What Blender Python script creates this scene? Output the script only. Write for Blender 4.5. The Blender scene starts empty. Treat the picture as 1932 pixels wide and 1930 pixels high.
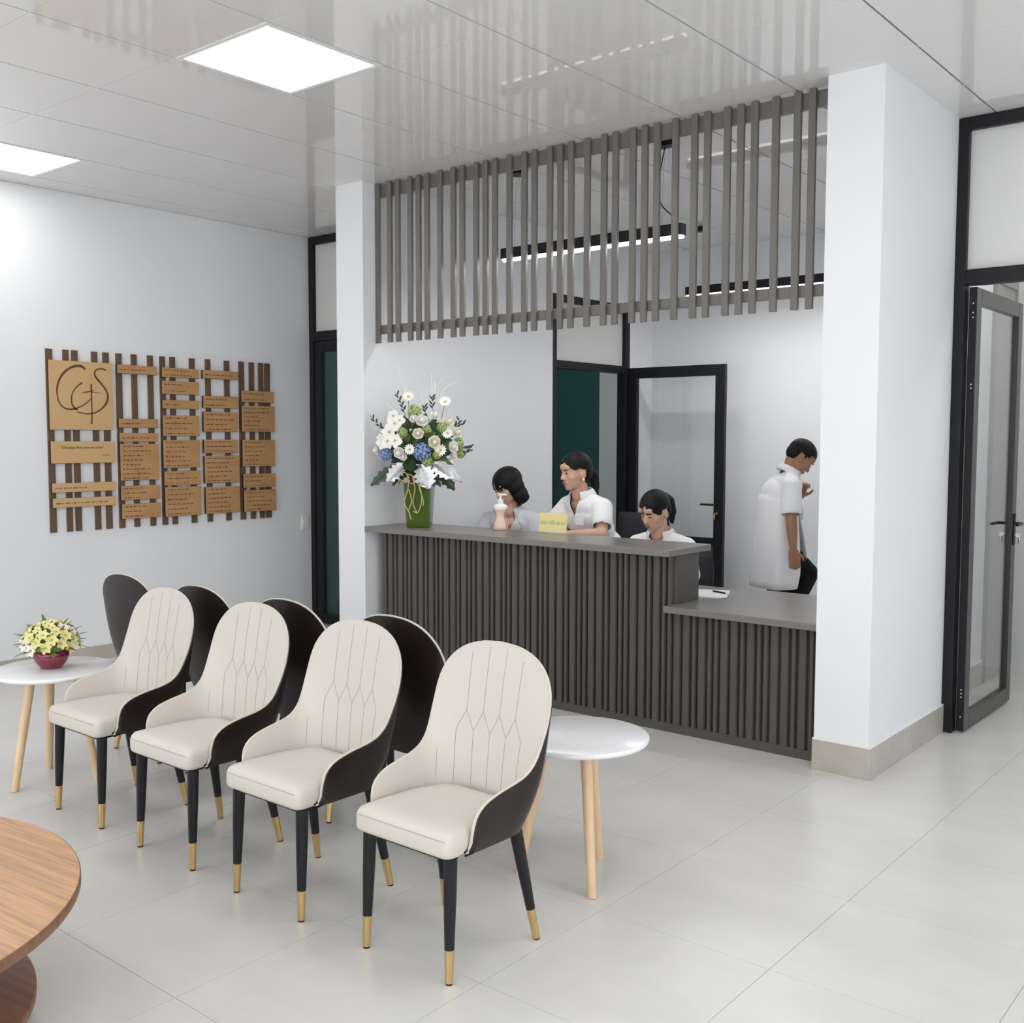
import bpy, bmesh, math, random
from mathutils import Vector, Matrix, Euler
from mathutils.bvhtree import BVHTree

random.seed(7)
SC = bpy.context.scene
COL = SC.collection
pi = math.pi

# ------------------------------------------------------------------ camera
F_PX, YAW, PITCH, ROLL = 1991.6, -0.688740523, 0.0697476, 0.00193959
EYE = 1.61
cam_data = bpy.data.cameras.new('camera')
cam_data.sensor_width = 36.0
cam_data.sensor_fit = 'HORIZONTAL'
cam_data.lens = F_PX / 1932 * 36.0
cam_data.clip_start = 0.02
cam = bpy.data.objects.new('camera', cam_data)
COL.objects.link(cam)
fw = Vector((math.sin(YAW) * math.cos(PITCH), math.cos(YAW) * math.cos(PITCH), -math.sin(PITCH)))
rt = Vector((math.cos(YAW), -math.sin(YAW), 0))
up = rt.cross(fw)
r2 = rt * math.cos(ROLL) + up * math.sin(ROLL)
u2 = -rt * math.sin(ROLL) + up * math.cos(ROLL)
cam.matrix_world = Matrix(((r2.x, u2.x, -fw.x, 0), (r2.y, u2.y, -fw.y, 0), (r2.z, u2.z, -fw.z, EYE), (0, 0, 0, 1)))
SC.camera = cam

# ------------------------------------------------------------------ world, exposure
world = bpy.data.worlds.new('world')
SC.world = world
world.use_nodes = True
bg = world.node_tree.nodes['Background']
bg.inputs['Color'].default_value = (0.93, 0.97, 1.0, 1)
bg.inputs['Strength'].default_value = 3.2
SC.view_settings.view_transform = 'Standard'
SC.view_settings.look = 'None'
SC.view_settings.gamma = 1.0
SC.view_settings.use_curve_mapping = False
SC.view_settings.exposure = 0.07
SC.cycles.use_denoising = True
SC.cycles.max_bounces = 10
SC.cycles.diffuse_bounces = 6
SC.cycles.glossy_bounces = 5
SC.cycles.transmission_bounces = 8
SC.cycles.transparent_max_bounces = 12
SC.cycles.sample_clamp_indirect = 6.0
PANEL_EMIT = 7.8      # ceiling light panels
PENDANT_EMIT = 2.4    # linear pendants
PENDANT_WATT = 12.0

# the daylight opening added in the wall behind the camera (a portal only guides sampling of the sky)
pl = bpy.data.lights.new('window_portal', 'AREA')
pl.shape = 'RECTANGLE'; pl.size = 8.4; pl.size_y = 2.3
pl.cycles.is_portal = True
po = bpy.data.objects.new('window_portal', pl)
COL.objects.link(po)
po.location = (-2.25, -2.66, 1.65)
po.rotation_euler = (pi / 2, 0, 0)
# and the unseen window added on the right for more light
pl2 = bpy.data.lights.new('added_window_portal', 'AREA')
pl2.shape = 'RECTANGLE'; pl2.size = 2.3; pl2.size_y = 4.4
pl2.cycles.is_portal = True
po2 = bpy.data.objects.new('added_window_portal', pl2)
COL.objects.link(po2)
po2.location = (2.66, 2.2, 1.55)
po2.rotation_euler = (0, pi / 2, 0)

# ------------------------------------------------------------------ helpers
def mat(name, color, rough=0.5, metal=0.0, spec=0.5, emit=None, strength=0.0, noise=None, bump=0.0, bump_scale=60, coat=0.0):
    m = bpy.data.materials.new(name)
    m.use_nodes = True
    nt = m.node_tree
    b = nt.nodes['Principled BSDF']
    b.inputs['Base Color'].default_value = (*color, 1)
    b.inputs['Roughness'].default_value = rough
    b.inputs['Metallic'].default_value = metal
    b.inputs['Specular IOR Level'].default_value = spec
    b.inputs['Coat Weight'].default_value = coat
    if emit:
        b.inputs['Emission Color'].default_value = (*emit, 1)
        b.inputs['Emission Strength'].default_value = strength
    if noise or bump:
        tc = nt.nodes.new('ShaderNodeTexCoord')
        mp = nt.nodes.new('ShaderNodeMapping')
        nt.links.new(tc.outputs['Object'], mp.inputs['Vector'])
    if noise:   # (second colour, scale, (stretch xyz), amount low, high)
        c2, sc, st, lo, hi = noise
        mp.inputs['Scale'].default_value = st
        n = nt.nodes.new('ShaderNodeTexNoise')
        n.inputs['Scale'].default_value = sc
        n.inputs['Detail'].default_value = 6
        n.inputs['Roughness'].default_value = 0.6
        nt.links.new(mp.outputs['Vector'], n.inputs['Vector'])
        r = nt.nodes.new('ShaderNodeValToRGB')
        r.color_ramp.elements[0].position = lo
        r.color_ramp.elements[1].position = hi
        r.color_ramp.elements[0].color = (*color, 1)
        r.color_ramp.elements[1].color = (*c2, 1)
        nt.links.new(n.outputs['Fac'], r.inputs['Fac'])
        nt.links.new(r.outputs['Color'], b.inputs['Base Color'])
    if bump:
        n2 = nt.nodes.new('ShaderNodeTexNoise')
        n2.inputs['Scale'].default_value = bump_scale
        n2.inputs['Detail'].default_value = 3
        nt.links.new(mp.outputs['Vector'], n2.inputs['Vector'])
        bp = nt.nodes.new('ShaderNodeBump')
        bp.inputs['Strength'].default_value = bump
        bp.inputs['Distance'].default_value = 0.01
        nt.links.new(n2.outputs['Fac'], bp.inputs['Height'])
        nt.links.new(bp.outputs['Normal'], b.inputs['Normal'])
    return m

def world_coords(m):
    """let a material take its pattern from world position (continuous over neighbouring pieces)"""
    nt = m.node_tree
    g = nt.nodes.new('ShaderNodeNewGeometry')
    for n in nt.nodes:
        if n.type == 'MAPPING':
            nt.links.new(g.outputs['Position'], n.inputs['Vector'])
    return m

def glass_mat(name, tint=(1, 1, 1), trans=0.9, rough=0.02, frost=None):
    m = bpy.data.materials.new(name)
    m.use_nodes = True
    nt = m.node_tree
    nt.nodes.clear()
    out = nt.nodes.new('ShaderNodeOutputMaterial')
    lw = nt.nodes.new('ShaderNodeLayerWeight'); lw.inputs['Blend'].default_value = 0.5
    pw = nt.nodes.new('ShaderNodeMath'); pw.operation = 'POWER'; pw.inputs[1].default_value = 4.0
    nt.links.new(lw.outputs['Facing'], pw.inputs[0])
    fr = nt.nodes.new('ShaderNodeMath'); fr.operation = 'MULTIPLY_ADD'; fr.inputs[1].default_value = 0.7; fr.inputs[2].default_value = 0.03
    nt.links.new(pw.outputs[0], fr.inputs[0])
    gl = nt.nodes.new('ShaderNodeBsdfGlossy'); gl.inputs['Roughness'].default_value = rough
    tr = nt.nodes.new('ShaderNodeBsdfTransparent'); tr.inputs['Color'].default_value = (*[c * trans for c in tint], 1)
    base = tr
    if frost:
        df = nt.nodes.new('ShaderNodeBsdfDiffuse'); df.inputs['Color'].default_value = (*frost[0], 1)
        tl = nt.nodes.new('ShaderNodeBsdfTranslucent'); tl.inputs['Color'].default_value = (*frost[0], 1)
        m1 = nt.nodes.new('ShaderNodeMixShader'); m1.inputs[0].default_value = 0.25
        nt.links.new(df.outputs[0], m1.inputs[1]); nt.links.new(tl.outputs[0], m1.inputs[2])
        m2 = nt.nodes.new('ShaderNodeMixShader'); m2.inputs[0].default_value = frost[1]
        nt.links.new(tr.outputs[0], m2.inputs[1]); nt.links.new(m1.outputs[0], m2.inputs[2])
        base = m2
    mx = nt.nodes.new('ShaderNodeMixShader')
    nt.links.new(fr.outputs[0], mx.inputs[0])
    nt.links.new(base.outputs[0], mx.inputs[1]); nt.links.new(gl.outputs[0], mx.inputs[2])
    nt.links.new(mx.outputs[0], out.inputs[0])
    return m

class MB:
    def __init__(s):
        s.v = []; s.f = []
    def add(s, vs, fs):
        o = len(s.v)
        s.v += [tuple(v) for v in vs]
        s.f += [tuple(i + o for i in f) for f in fs]
        return s
    def box(s, x0, x1, y0, y1, z0, z1):
        v = [(x, y, z) for z in (z0, z1) for y in (y0, y1) for x in (x0, x1)]
        return s.add(v, [(0, 2, 3, 1), (4, 5, 7, 6), (0, 1, 5, 4), (2, 6, 7, 3), (0, 4, 6, 2), (1, 3, 7, 5)])
    def prism(s, poly, z0, z1):
        n = len(poly)
        v = [(x, y, z0) for x, y in poly] + [(x, y, z1) for x, y in poly]
        f = [tuple(range(n - 1, -1, -1)), tuple(range(n, 2 * n))]
        f += [(i, (i + 1) % n, n + (i + 1) % n, n + i) for i in range(n)]
        return s.add(v, f)
    def tube(s, pts, r, seg=8, cap=True, squash=None):
        pts = [Vector(p) for p in pts]
        n = len(pts)
        rs = r if isinstance(r, (list, tuple)) else [r] * n
        vs = []; fs = []
        ref = None
        for i, p in enumerate(pts):
            t = (pts[min(i + 1, n - 1)] - pts[max(i - 1, 0)])
            if t.length < 1e-9: t = Vector((0, 0, 1))
            t.normalize()
            if ref is None:
                ref = Vector((0, 0, 1)) if abs(t.z) < 0.9 else Vector((1, 0, 0))
                ref = (ref - t * ref.dot(t)).normalized()
            else:
                ref = (ref - t * ref.dot(t))
                ref = ref.normalized() if ref.length > 1e-6 else t.orthogonal().normalized()
            b = t.cross(ref)
            for k in range(seg):
                a = 2 * pi * k / seg
                vs.append(p + (ref * math.cos(a) + b * math.sin(a)) * rs[i])
        for i in range(n - 1):
            for k in range(seg):
                k2 = (k + 1) % seg
                fs.append((i * seg + k, i * seg + k2, (i + 1) * seg + k2, (i + 1) * seg + k))
        if cap:
            fs.append(tuple(range(seg - 1, -1, -1)))
            fs.append(tuple((n - 1) * seg + k for k in range(seg)))
        return s.add(vs, fs)
    def lathe(s, prof, seg=32, c=(0, 0, 0), cap=True):
        vs = []; fs = []
        for r, z in prof:
            for k in range(seg):
                a = 2 * pi * k / seg
                vs.append((c[0] + r * math.cos(a), c[1] + r * math.sin(a), c[2] + z))
        n = len(prof)
        for i in range(n - 1):
            for k in range(seg):
                k2 = (k + 1) % seg
                fs.append((i * seg + k, i * seg + k2, (i + 1) * seg + k2, (i + 1) * seg + k))
        if cap:
            fs.append(tuple(range(seg - 1, -1, -1)))
            fs.append(tuple((n - 1) * seg + k for k in range(seg)))
        return s.add(vs, fs)
    def ball(s, c, r, seg=12, rings=8, rot=None):
        rx, ry, rz = r if isinstance(r, (list, tuple)) else (r, r, r)
        vs = [Vector((0, 0, -rz))]
        for i in range(1, rings):
            ph = -pi / 2 + pi * i / rings
            for k in range(seg):
                a = 2 * pi * k / seg
                vs.append(Vector((rx * math.cos(ph) * math.cos(a), ry * math.cos(ph) * math.sin(a), rz * math.sin(ph))))
        vs.append(Vector((0, 0, rz)))
        if rot is not None:
            vs = [rot @ v for v in vs]
        c = Vector(c)
        vs = [v + c for v in vs]
        fs = []
        for k in range(seg):
            fs.append((0, 1 + (k + 1) % seg, 1 + k))
        for i in range(rings - 2):
            for k in range(seg):
                k2 = (k + 1) % seg
                fs.append((1 + i * seg + k, 1 + i * seg + k2, 1 + (i + 1) * seg + k2, 1 + (i + 1) * seg + k))
        top = len(vs) - 1
        b0 = 1 + (rings - 2) * seg
        for k in range(seg):
            fs.append((b0 + k, b0 + (k + 1) % seg, top))
        return s.add(vs, fs)
    def grid(s, P, closed_u=False):
        """P[i][j] points"""
        n = len(P); m = len(P[0])
        vs = [p for row in P for p in row]
        fs = []
        for i in range(n - 1 + (1 if closed_u else 0)):
            for j in range(m - 1):
                i2 = (i + 1) % n
                fs.append((i * m + j, i2 * m + j, i2 * m + j + 1, i * m + j + 1))
        return s.add(vs, fs)
    def mesh(s, name, smooth=False, auto=None):
        me = bpy.data.meshes.new(name)
        me.from_pydata(s.v, [], s.f)
        bm = bmesh.new(); bm.from_mesh(me)
        bmesh.ops.recalc_face_normals(bm, faces=bm.faces)
        bm.to_mesh(me); bm.free()
        if smooth:
            me.polygons.foreach_set('use_smooth', [True] * len(me.polygons))
            if auto:
                try:
                    me.set_sharp_from_angle(angle=math.radians(auto))
                except Exception:
                    pass
        return me
    def build(s, name, m, parent=None, smooth=False, auto=40, bevel=0.0, seg=2):
        return link(name, s.mesh(name, smooth, auto), m, parent, bevel, seg)

def link(name, me, m=None, parent=None, bevel=0.0, seg=2):
    o = bpy.data.objects.new(name, me)
    COL.objects.link(o)
    if m is not None and len(me.materials) == 0:
        me.materials.append(m)
    if parent is not None:
        o.parent = parent
    if bevel:
        b = o.modifiers.new('bevel', 'BEVEL')
        b.width = bevel; b.segments = seg; b.limit_method = 'ANGLE'
    return o

def box(name, m, x0, x1, y0, y1, z0, z1, parent=None, bevel=0.0, seg=2):
    return MB().box(x0, x1, y0, y1, z0, z1).build(name, m, parent, bevel=bevel, seg=seg)

def tag(o, label=None, cat=None, group=None, kind=None):
    if label: o['label'] = label
    if cat: o['category'] = cat
    if group: o['group'] = group
    if kind: o['kind'] = kind
    return o

def thing(name, label, cat, loc=(0, 0, 0), rz=0.0, group=None, scale=1.0):
    o = bpy.data.objects.new(name, None)
    COL.objects.link(o)
    o.empty_display_size = 0.05
    o.location = loc; o.rotation_euler = (0, 0, rz); o.scale = (scale,) * 3
    return tag(o, label, cat, group)

def struct(o):
    o['kind'] = 'structure'
    return o

def copy_tree(o, parent=None):
    c = o.copy(); COL.objects.link(c); c.parent = parent
    for ch in list(o.children):
        copy_tree(ch, c)
    return c

def lerp(a, b, t): return a + (b - a) * t

def catmull(P, n):
    P = [Vector(p) for p in P]
    Q = [P[0] * 2 - P[1]] + P + [P[-1] * 2 - P[-2]]
    out = []
    segs = len(P) - 1
    for i in range(n):
        t = i / (n - 1) * segs
        k = min(int(t), segs - 1); u = t - k
        a, b, c, d = Q[k], Q[k + 1], Q[k + 2], Q[k + 3]
        out.append(0.5 * ((2 * b) + (-a + c) * u + (2 * a - 5 * b + 4 * c - d) * u * u + (-a + 3 * b - 3 * c + d) * u ** 3))
    return out

# ------------------------------------------------------------------ materials
M = {}
M['wall'] = world_coords(mat('white_wall_paint', (0.82, 0.83, 0.85), 0.6, spec=0.3, bump=0.03, bump_scale=90))
M['ceil_tile'] = mat('gloss_ceiling_tile', (0.75, 0.735, 0.73), 0.04, spec=0.45)
M['ceil_joint'] = mat('ceiling_joint', (0.10, 0.095, 0.09), 0.7)
M['ceil_joint2'] = mat('ceiling_grid_bar', (0.62, 0.60, 0.59), 0.4)
M['floor_tile'] = world_coords(mat('greige_floor_tile', (0.65, 0.64, 0.615), 0.26, spec=0.5,
                      noise=((0.71, 0.70, 0.68), 1.6, (1, 1.6, 1), 0.35, 0.68), bump=0.012, bump_scale=8))
M['grout'] = mat('grout', (0.45, 0.43, 0.40), 0.8)
M['skirting'] = world_coords(mat('skirting_tile', (0.43, 0.40, 0.35), 0.3, noise=((0.52, 0.49, 0.44), 4, (1, 1, 1), 0.35, 0.7)))
M['caulk'] = mat('white_caulk', (0.85, 0.84, 0.82), 0.6)
M['frame'] = mat('black_aluminium', (0.010, 0.010, 0.013), 0.4, spec=0.3)
M['frame_brown'] = mat('dark_bronze_aluminium', (0.040, 0.037, 0.034), 0.3, spec=0.5)
M['glass'] = glass_mat('clear_glass', (0.985, 0.995, 0.99), 0.985)
M['frosted'] = glass_mat('frosted_glass', (1, 1, 1), 0.9, 0.15, frost=((0.86, 0.86, 0.84), 0.92))
M['teal'] = mat('teal_wall', (0.035, 0.125, 0.12), 0.5)
M['greydoor'] = mat('grey_door', (0.36, 0.345, 0.32), 0.4)
M['lowpanel'] = mat('slate_door_panel', (0.055, 0.065, 0.078), 0.35)
M['slat'] = world_coords(mat('taupe_slat', (0.135, 0.122, 0.110), 0.33, spec=0.5, noise=((0.155, 0.142, 0.128), 30, (1, 1, 0.06), 0.3, 0.7)))
M['counter'] = world_coords(mat('taupe_counter', (0.080, 0.073, 0.064), 0.36, noise=((0.095, 0.087, 0.077), 30, (1, 1, 0.06), 0.3, 0.7)))
M['worktop'] = world_coords(mat('taupe_worktop', (0.18, 0.168, 0.155), 0.30, spec=0.8, noise=((0.185, 0.172, 0.16), 12, (0.2, 1, 1), 0.3, 0.7)))
M['cream'] = mat('cream_leather', (0.615, 0.575, 0.525), 0.42, spec=0.4, bump=0.02, bump_scale=120)
M['darkleather'] = mat('dark_brown_leather', (0.018, 0.012, 0.010), 0.34, spec=0.4, bump=0.02, bump_scale=160)
M['stitch'] = mat('stitching', (0.42, 0.37, 0.31), 0.7)
M['black'] = mat('black_metal', (0.009, 0.009, 0.011), 0.4, spec=0.35)
M['brass'] = mat('brass', (0.72, 0.50, 0.23), 0.25, metal=1.0)
M['rubber'] = mat('rubber', (0.02, 0.018, 0.015), 0.7)
M['whitetop'] = mat('white_lacquer', (0.86, 0.86, 0.88), 0.15, spec=0.55)
M['beech'] = mat('beech_wood', (0.72, 0.48, 0.28), 0.4, noise=((0.82, 0.60, 0.39), 9, (3, 3, 0.4), 0.3, 0.7))
M['tablewood'] = mat('oak_veneer', (0.60, 0.33, 0.165), 0.35, noise=((0.40, 0.235, 0.13), 9, (0.3, 8.5, 1), 0.40, 0.62))
M['edge_shade_wood'] = mat('edge_shade_veneer', (0.26, 0.13, 0.075), 0.4, noise=((0.16, 0.075, 0.042), 8, (0.4, 7, 1), 0.35, 0.65))  # tabletop edge band; on the base the dark brown paints in shade
M['panel_glow'] = mat('light_panel', (1, 1, 1), 0.5, emit=(1.0, 0.99, 0.965), strength=PANEL_EMIT)
M['pendant_glow'] = mat('pendant_glow', (1, 1, 1), 0.5, emit=(1.0, 0.99, 0.97), strength=PENDANT_EMIT)
M['whiteplastic'] = mat('white_plastic', (0.82, 0.82, 0.81), 0.35)
M['white'] = mat('plain_white', (0.85, 0.85, 0.85), 0.5)

# ------------------------------------------------------------------ setting: shell
CEIL = 3.30
XL, XR, YR, YB = -7.12, 2.6, -2.6, 5.95        # hall: left, right, rear (behind camera), far line of doors
XWL0, XWL1 = -5.54, -5.276                      # left wing wall
XWR0, XWR1 = -2.08, -1.81                       # right wing wall
YW = 4.848                                      # front of the wing walls
YBK = 8.45                                      # reception back wall

def wall(name, *b):
    return struct(box(name, M['wall'], *b))

wall('wall_left', XL - 0.15, XL, YR, YB + 0.12, 0, CEIL)
m_ = MB()
EY0, EY1, EZ0, EZ1 = 0.0, 4.4, 0.4, 2.7
m_.box(XR, XR + 0.15, YR, EY0, 0, CEIL).box(XR, XR + 0.15, EY1, YB + 0.12, 0, CEIL).box(XR, XR + 0.15, EY0, EY1, 0, EZ0).box(XR, XR + 0.15, EY0, EY1, EZ1, CEIL)
struct(m_.build('wall_right', M['wall']))
w2 = struct(thing('added_window_2', None, None))  # added on the unseen right side to light surfaces that face right
for i in range(5):
    y = lerp(EY0, EY1, i / 4)
    box('window_post', M['frame'], XR + 0.04, XR + 0.10, y - 0.03, y + 0.03, EZ0, EZ1, w2)
for z in (EZ0 + 0.03, EZ1 - 0.03):
    box('window_rail', M['frame'], XR + 0.04, XR + 0.10, EY0, EY1, z - 0.03, z + 0.03, w2)
wall('wall_wing_left', XWL0, XWL1, YW, YB, 0, CEIL)
wall('wall_wing_right', XWR0, XWR1, YW, YB - 0.02, 0, CEIL)
# far line of the hall
wall('wall_far_left', -6.2, XWL0, YB, YB + 0.12, 0, CEIL)
wall('wall_far_right', -0.72, XR, YB, YB + 0.12, 0, CEIL)
# reception room behind the counter; its left wall has a door opening
DY0, DY1, DZ = 6.93, 8.07, 2.79
m_ = MB()
m_.box(XWL0 + 0.12, XWL1, YB, DY0, 0, CEIL).box(XWL0 + 0.12, XWL1, DY1, YBK + 0.12, 0, CEIL).box(XWL0 + 0.12, XWL1, DY0, DY1, DZ, CEIL)
struct(m_.build('wall_reception_left', M['wall']))
XCW = -1.98
wall('wall_reception_right', XWR0, XCW, YB - 0.02, YBK + 0.12, 0, CEIL)
wall('wall_reception_back', XWL1, XWR0, YBK, YBK + 0.12, 0, CEIL)
# corridor behind the right hand door
wall('wall_corridor_back', XCW, 1.2, 7.82, 7.94, 0, CEIL)
wall('wall_corridor_right', 1.2, 1.32, YB + 0.12, 7.94, 0, CEIL)
# side room behind the left hand door (teal walls)
SX1 = XWL0 + 0.12
struct(box('wall_side_left', M['teal'], XL - 0.15, XL, YB + 0.12, 9.3, 0, CEIL))
m_ = MB().box(XL, -6.385, 9.2, 9.3, 0, CEIL)
struct(m_.build('wall_side_back', M['teal']))
wall('wall_side_back_pale', -6.385, SX1, 9.2, 9.3, 0, CEIL)
wall('wall_side_right', SX1, SX1 + 0.12, YBK + 0.12, 9.3, 0, CEIL)
# rear wall behind the camera; its long window is added to supply daylight
m_ = MB()
WX0, WX1, WZ0, WZ1 = -6.45, 1.95, 0.5, 2.8
m_.box(XL, WX0, YR - 0.15, YR, 0, CEIL).box(WX1, XR, YR - 0.15, YR, 0, CEIL)
m_.box(WX0, WX1, YR - 0.15, YR, 0, WZ0).box(WX0, WX1, YR - 0.15, YR, WZ1, CEIL)
struct(m_.build('wall_rear', M['wall']))
wn = thing('added_window_1', None, None)
struct(wn)
nb = 7
for i in range(nb + 1):
    x = lerp(WX0, WX1, i / nb)
    box('window_post', M['frame'], x - 0.03, x + 0.03, YR - 0.1, YR - 0.04, WZ0, WZ1, wn)
for z in (WZ0 + 0.03, 2.1, WZ1 - 0.03):
    box('window_rail', M['frame'], WX0, WX1, YR - 0.1, YR - 0.04, z - 0.03, z + 0.03, wn)

# floor: base plus separate tiles
TS, FX0, FY0 = 0.622, -1.367, 1.650
fl = struct(box('floor', M['grout'], XL - 0.15, XR + 0.15, YR - 0.15, 9.3, -0.12, -0.0025))
tile_me = MB().box(0.0009, TS - 0.0009, 0.0009, TS - 0.0009, -0.006, 0.0).mesh('floor_tile')
tile_me.materials.append(M['floor_tile'])
far_tiles = MB()
i0, i1 = math.floor((XL - FX0) / TS), math.ceil((XR - FX0) / TS)
j0, j1 = math.floor((YR - FY0) / TS), math.ceil((9.3 - FY0) / TS)
for i in range(i0, i1):
    for j in range(j0, j1):
        x, y = FX0 + i * TS, FY0 + j * TS
        xa, xb = max(x, XL), min(x + TS, XR)
        ya, yb = max(y, YR), min(y + TS, 9.2)
        if xb - xa < 0.01 or yb - ya < 0.01:
            continue
        whole = (xb - xa > TS - 1e-6) and (yb - ya > TS - 1e-6)
        if y > 0.3 and y < 5.9 and x < 0.3:
            if whole:
                o = bpy.data.objects.new('floor_tile', tile_me); COL.objects.link(o)
                o.location = (x, y, 0); o.parent = fl
            else:
                box('floor_tile', M['floor_tile'], xa + 0.0012, xb - 0.0012, ya + 0.0012, yb - 0.0012, -0.006, 0, fl)
        else:
            far_tiles.box(xa + 0.0012, xb - 0.0012, ya + 0.0012, yb - 0.0012, -0.006, 0)
o = far_tiles.build('outer_floor_tiles', M['floor_tile'], fl); o['kind'] = 'stuff'

# ceiling: slab, dark joints one way, pale grid bars the other, separate gloss tiles, light panels
CS, CX0, CY0 = 0.6538, -1.63, 2.125
ce = struct(box('ceiling', M['ceil_joint'], XL - 0.15, XR + 0.15, YR - 0.15, 9.3, CEIL + 0.008, CEIL + 0.16))
ctile = MB().box(0.005, CS - 0.005, 0.0012, CS - 0.0012, 0, 0.012).mesh('ceiling_tile')
ctile.materials.append(M['ceil_tile'])
lights = {(-8, 1), (-4, 1), (0, 1), (4, 1), (-8, -3), (-4, -3), (0, -3), (4, -3), (-8, -7), (-4, -7), (0, -7), (4, -7), (-2, 8)}
i0, i1 = math.floor((XL - CX0) / CS), math.ceil((XR - CX0) / CS)
j0, j1 = math.floor((YR - CY0) / CS), math.ceil((9.3 - CY0) / CS)
far_tiles = MB()
for i in range(i0, i1):
    for j in range(j0, j1):
        x, y = CX0 + i * CS, CY0 + j * CS
        if (i, j) in lights:
            continue
        xa, xb = max(x, XL), min(x + CS, XR)
        ya, yb = max(y, YR), min(y + CS, 9.2)
        if xb - xa < 0.01 or yb - ya < 0.01:
            continue
        whole = (xb - xa > CS - 1e-6) and (yb - ya > CS - 1e-6)
        if y > 0.7 and y < 8.4 and x < 0.3:
            if whole:
                o = bpy.data.objects.new('ceiling_tile', ctile); COL.objects.link(o)
                o.location = (x, y, CEIL); o.parent = ce
            else:
                box('ceiling_tile', M['ceil_tile'], xa + 0.005, xb - 0.005, ya + 0.0012, yb - 0.0012, CEIL, CEIL + 0.012, ce)
        else:
            far_tiles.box(xa + 0.005, xb - 0.005, ya + 0.0012, yb - 0.0012, CEIL, CEIL + 0.012)
o = far_tiles.build('outer_ceiling_tiles', M['ceil_tile'], ce); o['kind'] = 'stuff'
for j in range(j0, j1 + 1):
    y = CY0 + j * CS
    if YR < y < 9.2:
        box('ceiling_bar', M['ceil_joint2'], XL, XR, y - 0.004, y + 0.004, CEIL + 0.0015, CEIL + 0.009, ce)
fr_me = MB()
for a in ((0.004, CS - 0.004, 0.004, 0.028), (0.004, CS - 0.004, CS - 0.028, CS - 0.004), (0.004, 0.028, 0.028, CS - 0.028), (CS - 0.028, CS - 0.004, 0.028, CS - 0.028)):
    fr_me.box(*a, -0.003, 0.03)
fr_me = fr_me.mesh('frame'); fr_me.materials.append(M['whiteplastic'])
df_me = MB().box(0.028, CS - 0.028, 0.028, CS - 0.028, 0.0, 0.02).mesh('diffuser'); df_me.materials.append(M['panel_glow'])
where = {-8: 'the left wall', -4: 'the front chair row', 0: 'the right wing wall side', 4: 'the right wall'}
for (i, j) in sorted(lights, key=lambda a: (-a[1], a[0])):
    if j == 8:  # hidden panel added to brighten the reception room
        lab = 'square white light panel added out of view to brighten the reception, behind the right wing wall'
    else:
        dep = {1: 'ahead of the camera', -3: 'level with the camera', -7: 'by the rear window'}[j]
        lab = f'square white ceiling light panel nearest {where[i]}, {dep}'
    t = thing('ceiling_light', lab, 'ceiling light',
              (CX0 + i * CS, CY0 + j * CS, CEIL - 0.0005), 0, 'recessed ceiling panels')
    for nme, me in (('frame', fr_me), ('diffuser', df_me)):
        o = bpy.data.objects.new(nme, me); COL.objects.link(o); o.parent = t
# lamps added to brighten the side room and the corridor
for lab, x, y in (('square ceiling light panel added to brighten the teal side room', -6.6, 7.3), ('square light panel added to brighten the corridor just behind the open glass door', -1.5, 6.45),
                  ('square light panel added to brighten the corridor away from the glass door', -0.2, 6.45)):
    t = thing('ceiling_light', lab, 'ceiling light', (x, y, CEIL - 0.02))
    for nme, me in (('frame', fr_me), ('diffuser', df_me)):
        o = bpy.data.objects.new(nme, me); COL.objects.link(o); o.parent = t

# skirting
def skirt(name, segs, h):
    o = thing(name, None, None); struct(o)
    for b in segs:
        box('skirting_tile', M['skirting'], *b, 0, h, o, bevel=0.002)
        box('caulk_line', M['caulk'], b[0] + 0.001, b[1] - 0.001, b[2] + 0.001, b[3] - 0.001, h, h + 0.006, o)
    return o
T = 0.014
skirt('baseboard_left', [(XL, XL + T, y, min(y + 0.62, YB - 0.02)) for y in [YR + 0.62 * k for k in range(14)] if y < YB - 0.1], 0.105)
skirt('baseboard_wing_right', [(XWR0 - 0.004, XWR1 + T, YW - T, YW), (XWR1, XWR1 + T, YW + 0.0005, YW + 0.6), (XWR1, XWR1 + T, YW + 0.602, YB - 0.035)], 0.15)
skirt('baseboard_wing_left', [(XWL0 - T, XWL1 + 0.004, YW - T, YW), (XWL0 - T, XWL0, YW, YB)], 0.15)
skirt('baseboard_corridor_left', [(XCW, XCW + T, YB - 0.015, 6.6), (XCW, XCW + T, 6.602, 7.26)], 0.15)

# ------------------------------------------------------------------ doors
def bars(parent, name, m, lst, bevel=0.003):
    for b in lst:
        box(name, m, *b, parent, bevel=bevel)

# door 1: right, frame to the ceiling, open leaf of clear glass with keys in the lock
d1 = struct(thing('door_1', None, None))
X0, X1, Y0, Y1 = XWR1 + 0.001, -0.722, YB - 0.035, YB + 0.045
bars(d1, 'door_frame', M['frame'], [(X0, X0 + 0.055, Y0, Y1, 0, CEIL - 0.003), (X1 - 0.055, X1, Y0, Y1, 0, CEIL - 0.003),
                                    (X0 + 0.055, X1 - 0.055, Y0, Y1, CEIL - 0.068, CEIL - 0.003), (X0 + 0.055, X1 - 0.055, Y0, Y1, 2.425, 2.505)])
box('transom_glass', M['frosted'], X0 + 0.055, X1 - 0.055, Y0 + 0.035, Y0 + 0.043, 2.505, CEIL - 0.068, d1)
lx0, lx1, ly0, ly1 = -1.742, -1.70, YB + 0.005, YB + 0.93
leaf = MB()
SW = 0.085
leaf.box(lx0, lx1, ly0, ly0 + SW, 0.012, 2.415).box(lx0, lx1, ly1 - SW, ly1, 0.012, 2.415)
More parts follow.
